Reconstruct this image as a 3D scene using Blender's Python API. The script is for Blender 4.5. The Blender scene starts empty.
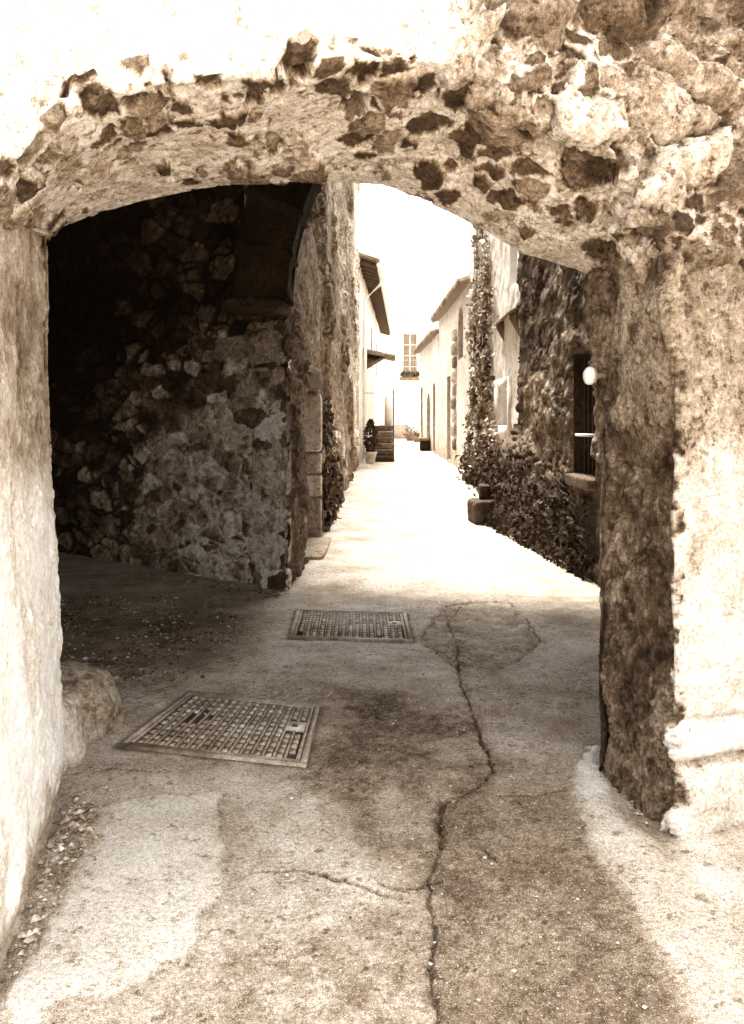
import bpy, math, numpy as np
from mathutils import Vector
S = bpy.context.scene
COL = S.collection
R = math.radians
rng = np.random.default_rng(11)

# ------------------------------------------------------------------ numpy noise
def hsh(ix, iy, iz, seed):
    with np.errstate(over='ignore'):
        h = (ix.astype(np.int64)*374761393 + iy.astype(np.int64)*668265263 + iz.astype(np.int64)*2147483647 + seed*974711) & 0xffffffff
        h = ((h ^ (h >> 13)) * 1274126177) & 0xffffffff
        h = ((h ^ (h >> 16)) * 2246822519) & 0xffffffff
        h = h ^ (h >> 15)
    return (h & 0xffffff) / float(0x1000000)

def vn(P, seed=0):
    i = np.floor(P).astype(np.int64); f = P - i
    u = f*f*f*(f*(f*6-15)+10)
    r = 0
    for dx in (0, 1):
        wx = u[:, 0] if dx else 1-u[:, 0]
        for dy in (0, 1):
            wy = u[:, 1] if dy else 1-u[:, 1]
            for dz in (0, 1):
                wz = u[:, 2] if dz else 1-u[:, 2]
                r = r + wx*wy*wz*hsh(i[:, 0]+dx, i[:, 1]+dy, i[:, 2]+dz, seed)
    return r*2-1

def fbm(P, sc=1.0, octv=4, seed=0, gain=.5):
    P = np.asarray(P, float)*sc + seed*3.17
    a = 1.0; t = 0; s = 0
    for k in range(octv):
        t = t + a*vn(P, seed+k*7); s += a
        P = P*2.03 + 1.7; a *= gain
    return t/s

def ridged(P, sc=1.0, octv=4, seed=0, gain=.55):
    P = np.asarray(P, float)*sc + seed*1.31
    a = 1.0; t = 0; s = 0
    for k in range(octv):
        t = t + a*(1-2*np.abs(vn(P, seed+k*5))); s += a
        P = P*2.07 + 2.3; a *= gain
    return t/s

def cells(Q, seed=0, jit=.92):
    n = len(Q); i0 = np.floor(Q).astype(np.int64)
    f1 = np.full(n, 9.); f2 = np.full(n, 9.); cid = np.zeros((n, 3), np.int64); vec = np.zeros((n, 3))
    for dx in (-1, 0, 1):
        for dy in (-1, 0, 1):
            for dz in (-1, 0, 1):
                c = i0 + np.array((dx, dy, dz))
                o = np.stack([hsh(c[:, 0], c[:, 1], c[:, 2], seed+k) for k in (1, 2, 3)], 1)
                v = Q - (c + .5 + (o-.5)*jit)
                d = np.sqrt((v*v).sum(1))
                m = d < f1
                f2 = np.where(m, f1, np.minimum(f2, d)); f1 = np.where(m, d, f1)
                cid[m] = c[m]; vec[m] = v[m]
    r = np.stack([hsh(cid[:, 0], cid[:, 1], cid[:, 2], seed+20+k) for k in range(5)], 1)
    return f1, f2, r, vec

def sst(x, a, b):
    t = np.clip((x-a)/(b-a), 0, 1); return t*t*(3-2*t)

def lerp(a, b, t): return a + (b-a)*t

# ------------------------------------------------------------------ objects
def tag(o, label=None, cat=None, group=None, kind=None):
    if label: o['label'] = label
    if cat: o['category'] = cat
    if group: o['group'] = group
    if kind: o['kind'] = kind
    return o

def empty(name, loc, label, cat, group=None):
    o = bpy.data.objects.new(name, None); COL.objects.link(o); o.location = loc
    o.empty_display_size = .2
    return tag(o, label, cat, group)

def mesh(name, V, F, mat, parent=None, attrs=None, smooth=False):
    V = np.asarray(V, float)
    me = bpy.data.meshes.new(name)
    if isinstance(F, np.ndarray):
        k = F.shape[1]; nf = len(F)
        me.vertices.add(len(V)); me.vertices.foreach_set('co', V.astype(np.float32).ravel())
        me.loops.add(nf*k); me.loops.foreach_set('vertex_index', F.astype(np.int32).ravel())
        me.polygons.add(nf); me.polygons.foreach_set('loop_start', (np.arange(nf)*k).astype(np.int32))
        me.update(calc_edges=True)
    else:
        me.from_pydata([tuple(v) for v in V], [], F); me.update()
    for a, arr in (attrs or {}).items():
        at = me.attributes.new(a, 'FLOAT', 'POINT'); at.data.foreach_set('value', np.asarray(arr, np.float32).ravel())
    if smooth: me.polygons.foreach_set('use_smooth', np.ones(len(me.polygons), bool))
    me.validate()
    me.materials.append(mat)
    o = bpy.data.objects.new(name, me); COL.objects.link(o)
    if parent:
        o.parent = parent
        root = parent
        off = Vector((0, 0, 0))
        while root: off += root.location; root = root.parent
        o.matrix_parent_inverse.identity(); o.location = -off
    return o

def gridf(n, m):
    a = np.arange(n*m).reshape(n, m)
    return np.stack([a[:-1, :-1], a[1:, :-1], a[1:, 1:], a[:-1, 1:]], -1).reshape(-1, 4)

def gnorm(P):
    du = np.gradient(P, axis=0); dv = np.gradient(P, axis=1)
    N = np.cross(du, dv); N /= np.linalg.norm(N, axis=2, keepdims=True)+1e-9
    return N

class MB:
    def __init__(s): s.V = []; s.F = []; s.A = []; s.n = 0
    def add(s, V, F, tone=None):
        V = np.asarray(V, float); F = np.asarray(F)
        s.V.append(V); s.F.append(F+s.n); s.n += len(V)
        s.A.append(np.broadcast_to(np.asarray(.5 if tone is None else tone, float), (len(V),)))
        return s
    def box(s, x0, x1, y0, y1, z0, z1, tone=None):
        return s.hexa([(x0, y0), (x1, y0), (x1, y1), (x0, y1)], z0, z1, tone)
    def hexa(s, pl, z0, z1, tone=None):          # four plan points counter-clockwise, two heights (scalars or 4-lists)
        z0 = np.broadcast_to(z0, 4); z1 = np.broadcast_to(z1, 4)
        V = [(p[0], p[1], z) for p, z in zip(pl, z0)] + [(p[0], p[1], z) for p, z in zip(pl, z1)]
        return s.add(V, [[3, 2, 1, 0], [4, 5, 6, 7], [0, 1, 5, 4], [1, 2, 6, 5], [2, 3, 7, 6], [3, 0, 4, 7]], tone)
    def tube(s, pts, r, n=8, tone=None):
        pts = np.asarray(pts, float); V = []; k = len(pts)
        for i in range(k):
            d = pts[min(i+1, k-1)]-pts[max(i-1, 0)]; d /= np.linalg.norm(d)
            a = np.array((0, 0, 1.)) if abs(d[2]) < .9 else np.array((1., 0, 0))
            u = np.cross(d, a); u /= np.linalg.norm(u); w = np.cross(d, u)
            rr = r[i] if hasattr(r, '__len__') else r
            for j in range(n):
                t = 2*math.pi*j/n; V.append(pts[i]+rr*(math.cos(t)*u+math.sin(t)*w))
        F = [[i*n+j, i*n+(j+1) % n, (i+1)*n+(j+1) % n, (i+1)*n+j] for i in range(k-1) for j in range(n)]
        V.append(pts[0]); V.append(pts[-1]); c0 = len(V)-2
        for j in range(n):
            F.append([c0, (j+1) % n, j, j]); F.append([c0+1, (k-1)*n+j, (k-1)*n+(j+1) % n, (k-1)*n+(j+1) % n])
        F = [f if len(set(f)) == 4 else f for f in F]
        s.V.append(np.array(V)); s.F.append(np.array(F)+s.n); s.n += len(V); s.A.append(np.full(len(V), .5 if tone is None else tone))
        return s
    def rock(s, c, size, yaw=0, seed=0, sub=10, rough=.12, square=5, tone=None, lean=(0, 0)):
        # a worn stone block: rounded cube with broken, noisy faces
        t = np.linspace(-1, 1, sub); V = []; F = []; n = 0
        for ax in range(3):
            for sg in (-1, 1):
                a, b = np.meshgrid(t, t, indexing='ij'); q = np.zeros((sub, sub, 3))
                q[..., ax] = sg; q[..., (ax+1) % 3] = a*sg; q[..., (ax+2) % 3] = b
                V.append(q.reshape(-1, 3)); F.append(gridf(sub, sub)+n); n += sub*sub
        V = np.concatenate(V); F = np.concatenate(F)
        L = (np.abs(V)**square).sum(1)**(1/square); V = V/L[:, None]
        sz = np.array(size)/2; Wp = V*sz; m = sz.min()
        nrm = V*np.abs(V)**2; nrm /= np.linalg.norm(nrm, axis=1, keepdims=True)
        sd = np.array((seed*1.37, seed*.71, seed*2.1))
        Wp = Wp + nrm*(rough*m*(fbm(Wp/m*.9+sd, 1, 4, 3)*1.0 + .35*ridged(Wp/m*2.2+sd, 1, 3, 5)))[:, None]
        c_, s_ = math.cos(yaw), math.sin(yaw)
        X = Wp[:, 0]*c_-Wp[:, 1]*s_ + lean[0]*Wp[:, 2]; Y = Wp[:, 0]*s_+Wp[:, 1]*c_ + lean[1]*Wp[:, 2]
        tn = (.4 if tone is None else tone)*(1+.35*fbm(Wp/m+sd, 1.3, 4, 9))
        return s.add(np.stack([X, Y, Wp[:, 2]], 1)+np.array(c), F, tn)
    def build(s, name, mat, parent=None, smooth=False):
        V = np.concatenate(s.V); F = np.concatenate(s.F)
        tri = (F[:, 2] == F[:, 3]); A = np.concatenate(s.A)
        if tri.any(): F = [list(f[:3]) if f[2] == f[3] else list(f) for f in F.tolist()]
        return mesh(name, V, F, mat, parent, {'tone': A}, smooth)

# ------------------------------------------------------------------ materials
SEPIA = [(0, (.008, .0045, .0022)), (.06, (.038, .023, .0125)), (.16, (.122, .083, .052)), (.34, (.36, .286, .210)), (.6, (.70, .64, .565)), (.85, (.885, .865, .83)), (1, (.93, .92, .90))]
def sep(name, tone=None, noises=(), bumps=(), speck=None, rough=.92, spec=.2, gain=1.0, dirt=None, dirtmax=None):
    """procedural stone/plaster: a brown-to-cream tone with layered noise; noises = (scale, detail, amount, stretch)"""
    m = bpy.data.materials.new(name); m.use_nodes = True
    nt = m.node_tree; N = nt.nodes; L = nt.links; N.clear()
    out = N.new('ShaderNodeOutputMaterial'); b = N.new('ShaderNodeBsdfPrincipled'); L.new(b.outputs[0], out.inputs[0])
    b.inputs['Roughness'].default_value = rough; b.inputs['Specular IOR Level'].default_value = spec
    tc = N.new('ShaderNodeTexCoord')
    def math_(op, a, c, d=None):
        n = N.new('ShaderNodeMath'); n.operation = op
        for k, x in enumerate((a, c, d)):
            if x is None: continue
            if hasattr(x, 'links'): L.new(x, n.inputs[k])
            else: n.inputs[k].default_value = x
        return n.outputs[0]
    def noise(sc, det, st=None, rgh=.6):
        n = N.new('ShaderNodeTexNoise'); n.inputs['Scale'].default_value = sc; n.inputs['Detail'].default_value = det
        n.inputs['Roughness'].default_value = rgh
        if st:
            mp = N.new('ShaderNodeMapping'); mp.inputs['Scale'].default_value = st; L.new(tc.outputs['Object'], mp.inputs[0]); L.new(mp.outputs[0], n.inputs['Vector'])
        else: L.new(tc.outputs['Object'], n.inputs['Vector'])
        return n.outputs['Fac']
    if tone is None:
        at = N.new('ShaderNodeAttribute'); at.attribute_name = 'tone'; v = at.outputs['Fac']
    else:
        vv = N.new('ShaderNodeValue'); vv.outputs[0].default_value = tone; v = vv.outputs[0]
    f = None; v0 = v
    for nn in noises:
        sc, det, amt = nn[:3]
        mr = N.new('ShaderNodeMapRange'); L.new(noise(sc, det, nn[3] if len(nn) > 3 else None, .66), mr.inputs[0])
        mr.inputs[1].default_value = .27; mr.inputs[2].default_value = .73; mr.inputs[3].default_value = 1-amt; mr.inputs[4].default_value = 1+amt; x = mr.outputs[0]
        f = x if f is None else math_('MULTIPLY', f, x)
    if f is not None: v = math_('MULTIPLY', v, f)
    if dirt:                                     # dark lichen and grime blots with a shape of their own
        for sc, lo, hi, amt in dirt:
            mr = N.new('ShaderNodeMapRange'); L.new(noise(sc, 8, None, .68), mr.inputs[0])
            mr.inputs[1].default_value = lo; mr.inputs[2].default_value = hi; mr.inputs[3].default_value = 1-amt; mr.inputs[4].default_value = 1
            k = mr.outputs[0]
            if dirtmax:                          # lichen keeps off the freshly limed parts
                m2 = N.new('ShaderNodeMapRange'); L.new(v0, m2.inputs[0]); m2.inputs[1].default_value = dirtmax; m2.inputs[2].default_value = dirtmax+.15
                k = math_('MAXIMUM', k, m2.outputs[0])
            v = math_('MULTIPLY', v, k)
    if speck:
        for sc, th, val in speck:
            vo = N.new('ShaderNodeTexVoronoi'); vo.inputs['Scale'].default_value = sc; L.new(tc.outputs['Object'], vo.inputs['Vector'])
            sx = N.new('ShaderNodeSeparateColor'); L.new(vo.outputs['Color'], sx.inputs[0])
            g = math_('GREATER_THAN', sx.outputs[0], th)
            g = math_('MULTIPLY', g, math_('LESS_THAN', vo.outputs['Distance'], .38))
            v = math_('MULTIPLY_ADD', g, val, v)
    if gain != 1: v = math_('MULTIPLY', v, gain)
    rp = N.new('ShaderNodeValToRGB'); L.new(v, rp.inputs[0]); e = rp.color_ramp.elements
    while len(e) < len(SEPIA): e.new(.5)
    for k, (p, c) in enumerate(SEPIA): e[k].position = p; e[k].color = (*c, 1)
    L.new(rp.outputs[0], b.inputs['Base Color'])
    prev = None
    for bp in bumps:
        sc, det, strg, dist = bp[:4]
        bm = N.new('ShaderNodeBump'); bm.inputs['Strength'].default_value = strg; bm.inputs['Distance'].default_value = dist
        L.new(noise(sc, det, bp[4] if len(bp) > 4 else None, .65), bm.inputs['Height'])
        if prev: L.new(prev, bm.inputs['Normal'])
        prev = bm.outputs[0]
    if prev: L.new(prev, b.inputs['Normal'])
    return m

M = {}
M['arch'] = sep('arch rubble and lime mortar', None, [(9, 6, .3), (48, 8, .6), (230, 3, .5)], [(30, 6, .6, .015), (130, 5, .8, .006)], gain=1.1, dirt=[(22, .37, .45, .6)], dirtmax=.66)
M['jamb'] = sep('weathered rough render', None, [(5, 8, .3, (1, 1, .5)), (60, 8, .45), (220, 3, .4)], [(28, 7, .8, .02, (1, 1, .55)), (110, 6, .9, .006)], dirt=[(12, .38, .46, .5), (48, .38, .46, .4)], dirtmax=.36)
M['plaster'] = sep('pale lime plaster', None, [(5, 6, .18), (50, 8, .32), (170, 3, .25)], [(26, 8, .6, .012), (120, 5, .8, .004)], dirt=[(34, .32, .40, .5)])
M['rubble'] = sep('dark rubble masonry', None, [(6, 6, .25), (34, 8, .5), (120, 3, .3)], [(22, 7, .7, .02), (90, 4, .6, .006)], dirt=[(11, .4, .5, .4)])
M['alleywall'] = sep('aged plaster over rubble', None, [(3, 6, .3, (1, .4, 1)), (16, 8, .6, (1, .35, 1)), (60, 4, .4, (1, .35, 1))], [(14, 7, .7, .03, (1, .4, 1)), (60, 5, .6, .01, (1, .4, 1))], dirt=[(9, .38, .5, .5)])
M['ground'] = sep('worn paving', None, [(2.3, 8, .3), (70, 8, .45), (280, 3, .6)], [(70, 6, .7, .007), (280, 3, .9, .003)], speck=[(230, .84, .25), (130, .93, .22)], dirt=[(19, .37, .42, .45)], dirtmax=.52)
M['iron'] = sep('cast iron', None, [(5, 7, .5), (30, 6, .4), (160, 4, .3)], [(150, 4, .4, .001)], rough=.5, spec=.5)
M['stone'] = sep('dressed stone', None, [(6, 6, .3), (40, 6, .5)], [(30, 6, .5, .01), (130, 4, .5, .004)], dirt=[(14, .36, .46, .4)])
M['wood'] = sep('old timber', None, [(6, 5, .5, (6, 6, .6))], [(9, 5, .4, .006, (8, 8, .6))], rough=.7)
M['pale'] = sep('pale paint', .8, [(6, 4, .12)], rough=.6)
M['facade'] = sep('bright lime washed facade', None, [(1.2, 6, .18), (9, 6, .3), (40, 5, .3)], [(12, 6, .5, .02)], dirt=[(7, .3, .4, .35)])
M['dark'] = sep('dark interior timber', .035, [(8, 4, .4)], rough=.6)
M['leaf'] = sep('foliage', None, [(3, 3, .5), (30, 3, .4)], rough=.85, spec=.1)
M['glass2'] = sep('haze lightened window glass', .26, [(3, 2, .2)], rough=.1, spec=.6)  # far glass painted lighter in place of haze
M['glass'] = sep('dim window glass', .05, [(3, 2, .2)], rough=.08, spec=.6)
M['tile'] = sep('roof tiles', None, [(8, 5, .4)], [(20, 4, .5, .01)])
M['lamp'] = sep('white glazed cover', .9, [(20, 3, .1)], [(40, 4, .3, .004)], rough=.4)

# ------------------------------------------------------------------ camera / light
FPX = 800.0; EYE = 1.55; HOR = 425.0
cam = bpy.data.cameras.new('camera'); co = bpy.data.objects.new('camera', cam); COL.objects.link(co)
co.location = (0, 0, EYE); co.rotation_euler = (R(90), 0, 0)
cam.sensor_width = 36; cam.sensor_fit = 'AUTO'; cam.lens = 36*FPX/1024; cam.shift_y = -(512-HOR)/1024; cam.clip_start = .05; cam.clip_end = 2000
S.camera = co
def gp(x, y): Y = FPX*EYE/(y-HOR); return ((x-372)/FPX*Y, Y)     # ground survey: where the level paving is

SUN_EL, SUN_AZ = 72, -12
w = bpy.data.worlds.new('World'); S.world = w; w.use_nodes = True
nt = w.node_tree; nt.nodes.clear()
o_ = nt.nodes.new('ShaderNodeOutputWorld'); bg = nt.nodes.new('ShaderNodeBackground'); sk = nt.nodes.new('ShaderNodeTexSky')
sk.sky_type = 'NISHITA'; sk.sun_disc = False; sk.sun_elevation = R(SUN_EL); sk.sun_rotation = R(SUN_AZ); sk.dust_density = 6; sk.air_density = 1.5
hs = nt.nodes.new('ShaderNodeHueSaturation'); hs.inputs['Saturation'].default_value = 0
mx = nt.nodes.new('ShaderNodeMix'); mx.data_type = 'RGBA'; mx.blend_type = 'MULTIPLY'; mx.inputs['Factor'].default_value = 1
mx.inputs['B'].default_value = (1, .97, .93, 1)
nt.links.new(sk.outputs[0], hs.inputs['Color']); nt.links.new(hs.outputs[0], mx.inputs['A']); nt.links.new(mx.outputs['Result'], bg.inputs[0]); nt.links.new(bg.outputs[0], o_.inputs[0])
bg.inputs[1].default_value = .15
sl = bpy.data.lights.new('sun', 'SUN'); so = bpy.data.objects.new('sun', sl); COL.objects.link(so)
sl.energy = 2.2; sl.angle = R(14); sl.color = (1, .95, .88)
sv = Vector((math.sin(R(SUN_AZ))*math.cos(R(SUN_EL)), math.cos(R(SUN_AZ))*math.cos(R(SUN_EL)), math.sin(R(SUN_EL))))
so.rotation_euler = sv.to_track_quat('Z', 'Y').to_euler(); so.location = (0, 10, 30)
vs = S.view_settings; vs.view_transform = 'Standard'; vs.look = 'None'; vs.gamma = 1; vs.exposure = 2.6
S.cycles.use_denoising = True; S.cycles.max_bounces = 8; S.cycles.diffuse_bounces = 6

# ------------------------------------------------------------------ ground
def rise(Y): return .028*np.clip(np.asarray(Y, float)-7.5, 0, 36)

def seg_dist(X, Y, poly):
    d = np.full(X.shape, 9.); 
    for (ax, ay), (bx, by) in zip(poly[:-1], poly[1:]):
        t = np.clip(((X-ax)*(bx-ax)+(Y-ay)*(by-ay))/((bx-ax)**2+(by-ay)**2+1e-9), 0, 1)
        d = np.minimum(d, np.hypot(X-ax-t*(bx-ax), Y-ay-t*(by-ay)))
    return d
def in_poly(X, Y, poly):
    r = np.zeros(X.shape, bool); n = len(poly)
    for i in range(n):
        (ax, ay), (bx, by) = poly[i], poly[(i+1) % n]
        c = ((ay > Y) != (by > Y)) & (X < (bx-ax)*(Y-ay)/(by-ay+1e-12)+ax); r ^= c
    return r
def sdp(X, Y, poly): return np.where(in_poly(X, Y, poly), -1, 1)*seg_dist(X, Y, list(poly)+[poly[0]])

xs = np.concatenate([np.linspace(-60, -6, 12, endpoint=False), np.linspace(-6, -1.9, 80, endpoint=False), np.linspace(-1.9, 1.9, 440, endpoint=False), np.linspace(1.9, 4, 40, endpoint=False), np.linspace(4, 60, 12)])
ys = np.concatenate([np.linspace(-40, 0, 12, endpoint=False), np.linspace(0, 1.9, 40, endpoint=False), np.linspace(1.9, 5, 400, endpoint=False), np.linspace(5, 9, 220, endpoint=False), np.linspace(9, 20, 160, endpoint=False), np.linspace(20, 45, 60, endpoint=False), np.linspace(45, 400, 12)])
GX, GY = np.meshgrid(xs, ys, indexing='ij')
P2 = np.stack([GX, GY, GX*0], -1).reshape(-1, 3); X = P2[:, 0]; Y = P2[:, 1]
n1 = fbm(P2, 1.6, 5, 1); n2 = fbm(P2, 9, 4, 2); n3 = fbm(P2, 30, 3, 3)
wob = .05*fbm(P2, 5, 4, 4)+.02*fbm(P2, 24, 3, 6)
Xw = X+wob; Yw = Y+.05*fbm(P2, 5, 4, 5)+.02*fbm(P2, 24, 3, 8)
gx = lambda pts: [gp(*p) for p in pts]
zz = rise(Y)+.012*n1+.004*n2+.002*n3
n5 = fbm(P2, 3.2, 5, 11, .6); n6 = fbm(P2, 38, 5, 13, .72); n7 = fbm(P2, .9, 4, 15)
rw = sst(n5+.5*n7, -.25, .3); tone = .40+.10*n1+.10*n2+.12*n5+(.05+.26*rw)*n6-.10*rw
bl_ = sst(Y, 4.3, 5.2)*sst(X, -1.3, -.6); tone = lerp(tone, .52+.12*n1+.12*n2+.10*n5+.2*n6, bl_*.8)      # bay floor painted paler in place of light
# alley slab beyond the covered bay: pale concrete
al = sst(Y+.25*n1+.1*n2, 6.65, 7.2)*sst(X+.12*n2, -.95, -.6)
tone = lerp(tone, .385+.07*n1+.06*n2+.07*n5+.14*n6*sst(n7+n1, -.3, .3), al)
# brown sandy strip along the dark house
st = sst(X-(1.05-.0*Y)+.25*n1+.1*n2, 0, .55)*sst(Y, 5.6, 6.6)*(1-sst(Y, 8.4, 9.6)); tone = lerp(tone, .33+.10*n2+.08*n5, st*.9)
# dark litter and dirt in the covered bay on the left
dl = sst(-X-.55+.25*n1+.12*n2+.1*(Y-5), 0, .8)*sst(Y+.3*n1, 4.6, 5.3)*(1-al); tone = lerp(tone, .21+.12*n2+.06*n1+.10*n6, dl*.92)
ds = sst(-X-.3+.25*n1, 0, .5)*sst(Y+.2*n1, 6.2, 7.0)*(1-al); tone = lerp(tone, .40+.08*n1+.07*n2+.1*n6, ds*.8)
# darker asphalt lane on the right of the crack
crack = gx([(457, 640), (459, 668), (463, 692), (474, 715), (480, 735), (490, 757), (491, 773), (479, 787), (459, 797), (442, 803), (440, 830), (441, 852), (430, 868), (426, 882), (431, 905), (436, 935), (432, 975), (437, 1024), (436, 1120)])
lane = gx([(457, 640), (463, 692), (480, 735), (491, 773), (459, 797), (442, 803), (440, 852), (426, 882), (436, 935), (432, 975), (436, 1200), (740, 1200), (690, 1010), (640, 930), (600, 860), (570, 800), (560, 765), (540, 720), (520, 690)])
sl_ = sdp(Xw, Yw, lane); ln = 1-sst(sl_, -.02, .04)
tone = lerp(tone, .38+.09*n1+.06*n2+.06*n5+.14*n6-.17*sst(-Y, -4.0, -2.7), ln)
# rough dark worn band left of the crack
bd = gx([(330, 690), (440, 700), (487, 765), (440, 800), (438, 850), (425, 880), (432, 930), (400, 905), (330, 860), (290, 820), (310, 770)])
tone = lerp(tone, .13+.09*n1+.10*n2+.16*n6, (1-sst(sdp(X+5*wob, Y+.3*n1, bd), -.2, .2))*.85*sst(n2+n5, -.7, .2))
bd2 = gx([(240, 900), (420, 900), (436, 1100), (250, 1100), (190, 1010)])
tone = lerp(tone, .36+.18*n2+.12*n5+.2*n6, (1-sst(sdp(X+3*wob, Y+.1*n1, bd2), -.12, .1))*.8)
# pale cement patches
pc = gx([(92, 806), (150, 797), (217, 797), (219, 850), (216, 892), (200, 925), (188, 965), (140, 985), (60, 1005), (20, 1040), (10, 990), (50, 930), (78, 860)])
sp = sdp(Xw, Yw, pc); pm = 1-sst(sp, -.008, .010)
tone = lerp(tone, .60+.10*n1+.05*n2+.06*n6, pm*.92); tone = tone*(1-.3*np.exp(-(sp/.018)**2)*sst(n2, -.3, .3)*(Xw > -.9)); zz = zz+.008*pm
pl2 = gx([(60, 775), (130, 765), (300, 772), (330, 800), (420, 900), (330, 930), (235, 915), (225, 800), (80, 800)])
tone = lerp(tone, .46+.13*n1+.12*n2+.12*n6, (1-sst(sdp(X+2*wob, Y+.06*n1, pl2), -.1, .06))*.75)
# gritty foot of the left pier
gl = gx([(0, 860), (60, 800), (110, 800), (80, 880), (50, 940), (0, 1010), (-60, 1010)])
gm = 1-sst(sdp(Xw, Yw, gl), -.06, .04); tone = lerp(tone, .27+.16*n2+.08*n3, gm*.8); zz = zz+gm*.012*n3
# pale mortar fillet curling round the right pier
fl = gx([(600, 748), (588, 770), (590, 795), (615, 832), (652, 868), (680, 915), (705, 965), (735, 1040), (760, 1100)])
fd = seg_dist(Xw, Yw, fl); wfl = (.055+.05*sst(-Y, -3.4, -2.6))*lerp(.35, 1, sst(-Y, -3.75, -3.35))
fm = 1-sst(fd+.03*n5, wfl*.4, wfl*1.7); tone = lerp(tone, lerp(.52, .74, sst(Y, 2.7, 3.5))+.06*n1+.08*n5, fm*lerp(.6, .95, sst(Y, 2.7, 3.5))); zz = zz+.02*(1-sst(fd, 0, wfl*2))
rt = gx([(675, 838), (760, 820), (900, 900), (900, 1100), (745, 1050), (700, 930), (665, 870)])
tone = lerp(tone, .44+.14*n2+.1*n5, (1-sst(sdp(Xw, Yw, rt), -.05, .05))*(1-fm))
# cracked slab edge by the second cover, lifted flakes
fk = gx([(445, 604), (508, 600), (512, 607), (528, 622), (536, 640), (528, 655), (500, 668), (463, 664), (432, 650), (418, 640)])
fks = sdp(Xw, Yw, fk); fkm = 1-sst(fks, -.03, .03); tone = lerp(tone, .36+.26*n2+.14*n3, fkm*.85); zz = zz+.012*fkm*n3+.010*fkm*n2-.008*fkm; zz = zz-.012*np.exp(-(fks/.02)**2); tone = tone*(1-.5*np.exp(-(fks/.018)**2)*sst(n2, -.2, .2))
# cracks: real grooves with dirt at the bottom
thin = [gx([(470, 792), (500, 795), (535, 794), (566, 790)]), gx([(218, 886), (258, 872), (300, 868), (340, 880), (400, 900)]), gx([(445, 605), (480, 600), (508, 601)]), gx([(425, 648), (463, 655), (500, 668), (528, 655)]), gx([(60, 775), (110, 769), (160, 773)]), gx([(463, 692), (500, 684), (530, 690)]), gx([(426, 882), (405, 890), (380, 884)]), gx([(440, 830), (470, 838), (500, 860)]), gx([(459, 668), (440, 655), (425, 640)]), gx([(457, 640), (448, 622), (460, 606)]), gx([(528, 655), (540, 640), (530, 622), (512, 607)])]
Xc = X+.026*fbm(P2, 11, 5, 31, .7); Yc = Y+.026*fbm(P2, 11, 5, 33, .7)
cd = seg_dist(Xc, Yc, crack); wc = .006+.016*np.clip(fbm(P2, 7, 4, 35)-.02, 0, 1)
cm = 1-sst(cd, wc*.5, wc*1.25)
brk = lerp(.6, 1, sst(fbm(P2, 5, 3, 36), -.35, .05)); cm = cm*brk; crum = (1-sst(cd, .01, .06))*sst(n6+.4*n3, .1, .4); zz = zz-.022*cm-.008*crum; tone = lerp(tone, .045, cm*.85); tone = lerp(tone, .14, crum*.6)
tone = tone*(1-.35*(1-sst(cd, .0, .07))*sst(n3, -.2, .5))
for t_ in thin:
    d_ = seg_dist(Xc, Yc, t_); m_ = (1-sst(d_, .003, .010))*sst(fbm(P2, 8, 2, 41), -.35, .0); zz = zz-.012*m_; tone = lerp(tone, .06, m_*.75)
# recess under the two access covers
K1 = gx([(117, 748), (306, 768), (320, 708), (190, 693)]); K2 = gx([(288, 639), (413, 643), (406, 614), (297, 611)])
for K_ in (K1, K2):
    dd = sdp(X, Y, K_)
    zz = np.where(dd < -.005, zz-.05, zz); zz = np.where((dd >= -.005) & (dd < .06), zz*.35, zz)
    tone = lerp(tone, .13+.05*n2, (1-sst(dd+.02*n2, .0, .045))*.75)
ao = mesh('ground', np.stack([X, Y, zz], 1), gridf(len(xs), len(ys)), M['ground'], None, {'tone': np.clip(tone, .02, .9)}, True)
tag(ao, 'worn patched paving of the lane, cracked and gritty', kind='structure'); ao.name = 'ground'

# ------------------------------------------------------------------ stone archway
FL, FR, RL, RR = np.array((-1.03, 2.14)), np.array((1.14, 3.02)), np.array((-1.30, 3.31)), np.array((.975, 3.59))
arch = empty('stone_archway', (-.05, 3.1, 0), 'low rough stone archway framing the view, pale crumbling mortar with dark embedded stones', 'archway')
fdir = (FR-FL)/np.linalg.norm(FR-FL); rdir = (RR-RL)/np.linalg.norm(RR-RL)
wl = np.linalg.norm(FR-FL)
def outline(pts, A, B):                          # heights along a wall plane from surveyed rays
    o = []
    for x, y in pts:
        t = (x-372)/FPX; d = B-A; s = (A[0]-t*A[1])/(t*d[1]-d[0]); Yq = A[1]+s*d[1]; o.append((s, EYE-(y-HOR)/FPX*Yq))
    o.sort(); return np.array(o)
rear = outline([(43, 236), (70, 226), (100, 213), (150, 199), (200, 190), (250, 184), (310, 181), (380, 186), (420, 199), (450, 214), (480, 230), (508, 246), (520, 254), (545, 262), (575, 270), (590, 276)], RL, RR)
front = outline([(-13, 205), (10, 165), (40, 128), (75, 104), (130, 88), (250, 72), (350, 58), (450, 62), (540, 92), (600, 140), (645, 190), (674, 250)], FL, FR)
ss = np.concatenate([np.linspace(-.75, -.04, 60, endpoint=False), np.linspace(-.04, 1.06, 400, endpoint=False), np.linspace(1.06, 1.8, 110)])
def oz(o, s):
    z = np.interp(s, o[:, 0], o[:, 1]); return np.where(s < 0, o[0, 1], np.where(s > 1, o[-1, 1], z))
def smooth1(a, k):
    ker = np.hanning(k+2)[1:-1]; ker /= ker.sum(); p = np.pad(a, k//2, mode='edge'); return np.convolve(p, ker, 'valid')[:len(a)]
zr = smooth1(oz(rear, ss), 9); zf = smooth1(oz(front, ss), 31)
rp = RL[None]+ss[:, None]*(RR-RL)[None]; fp = FL[None]+ss[:, None]*(FR-FL)[None]
TOP = 3.75
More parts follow.
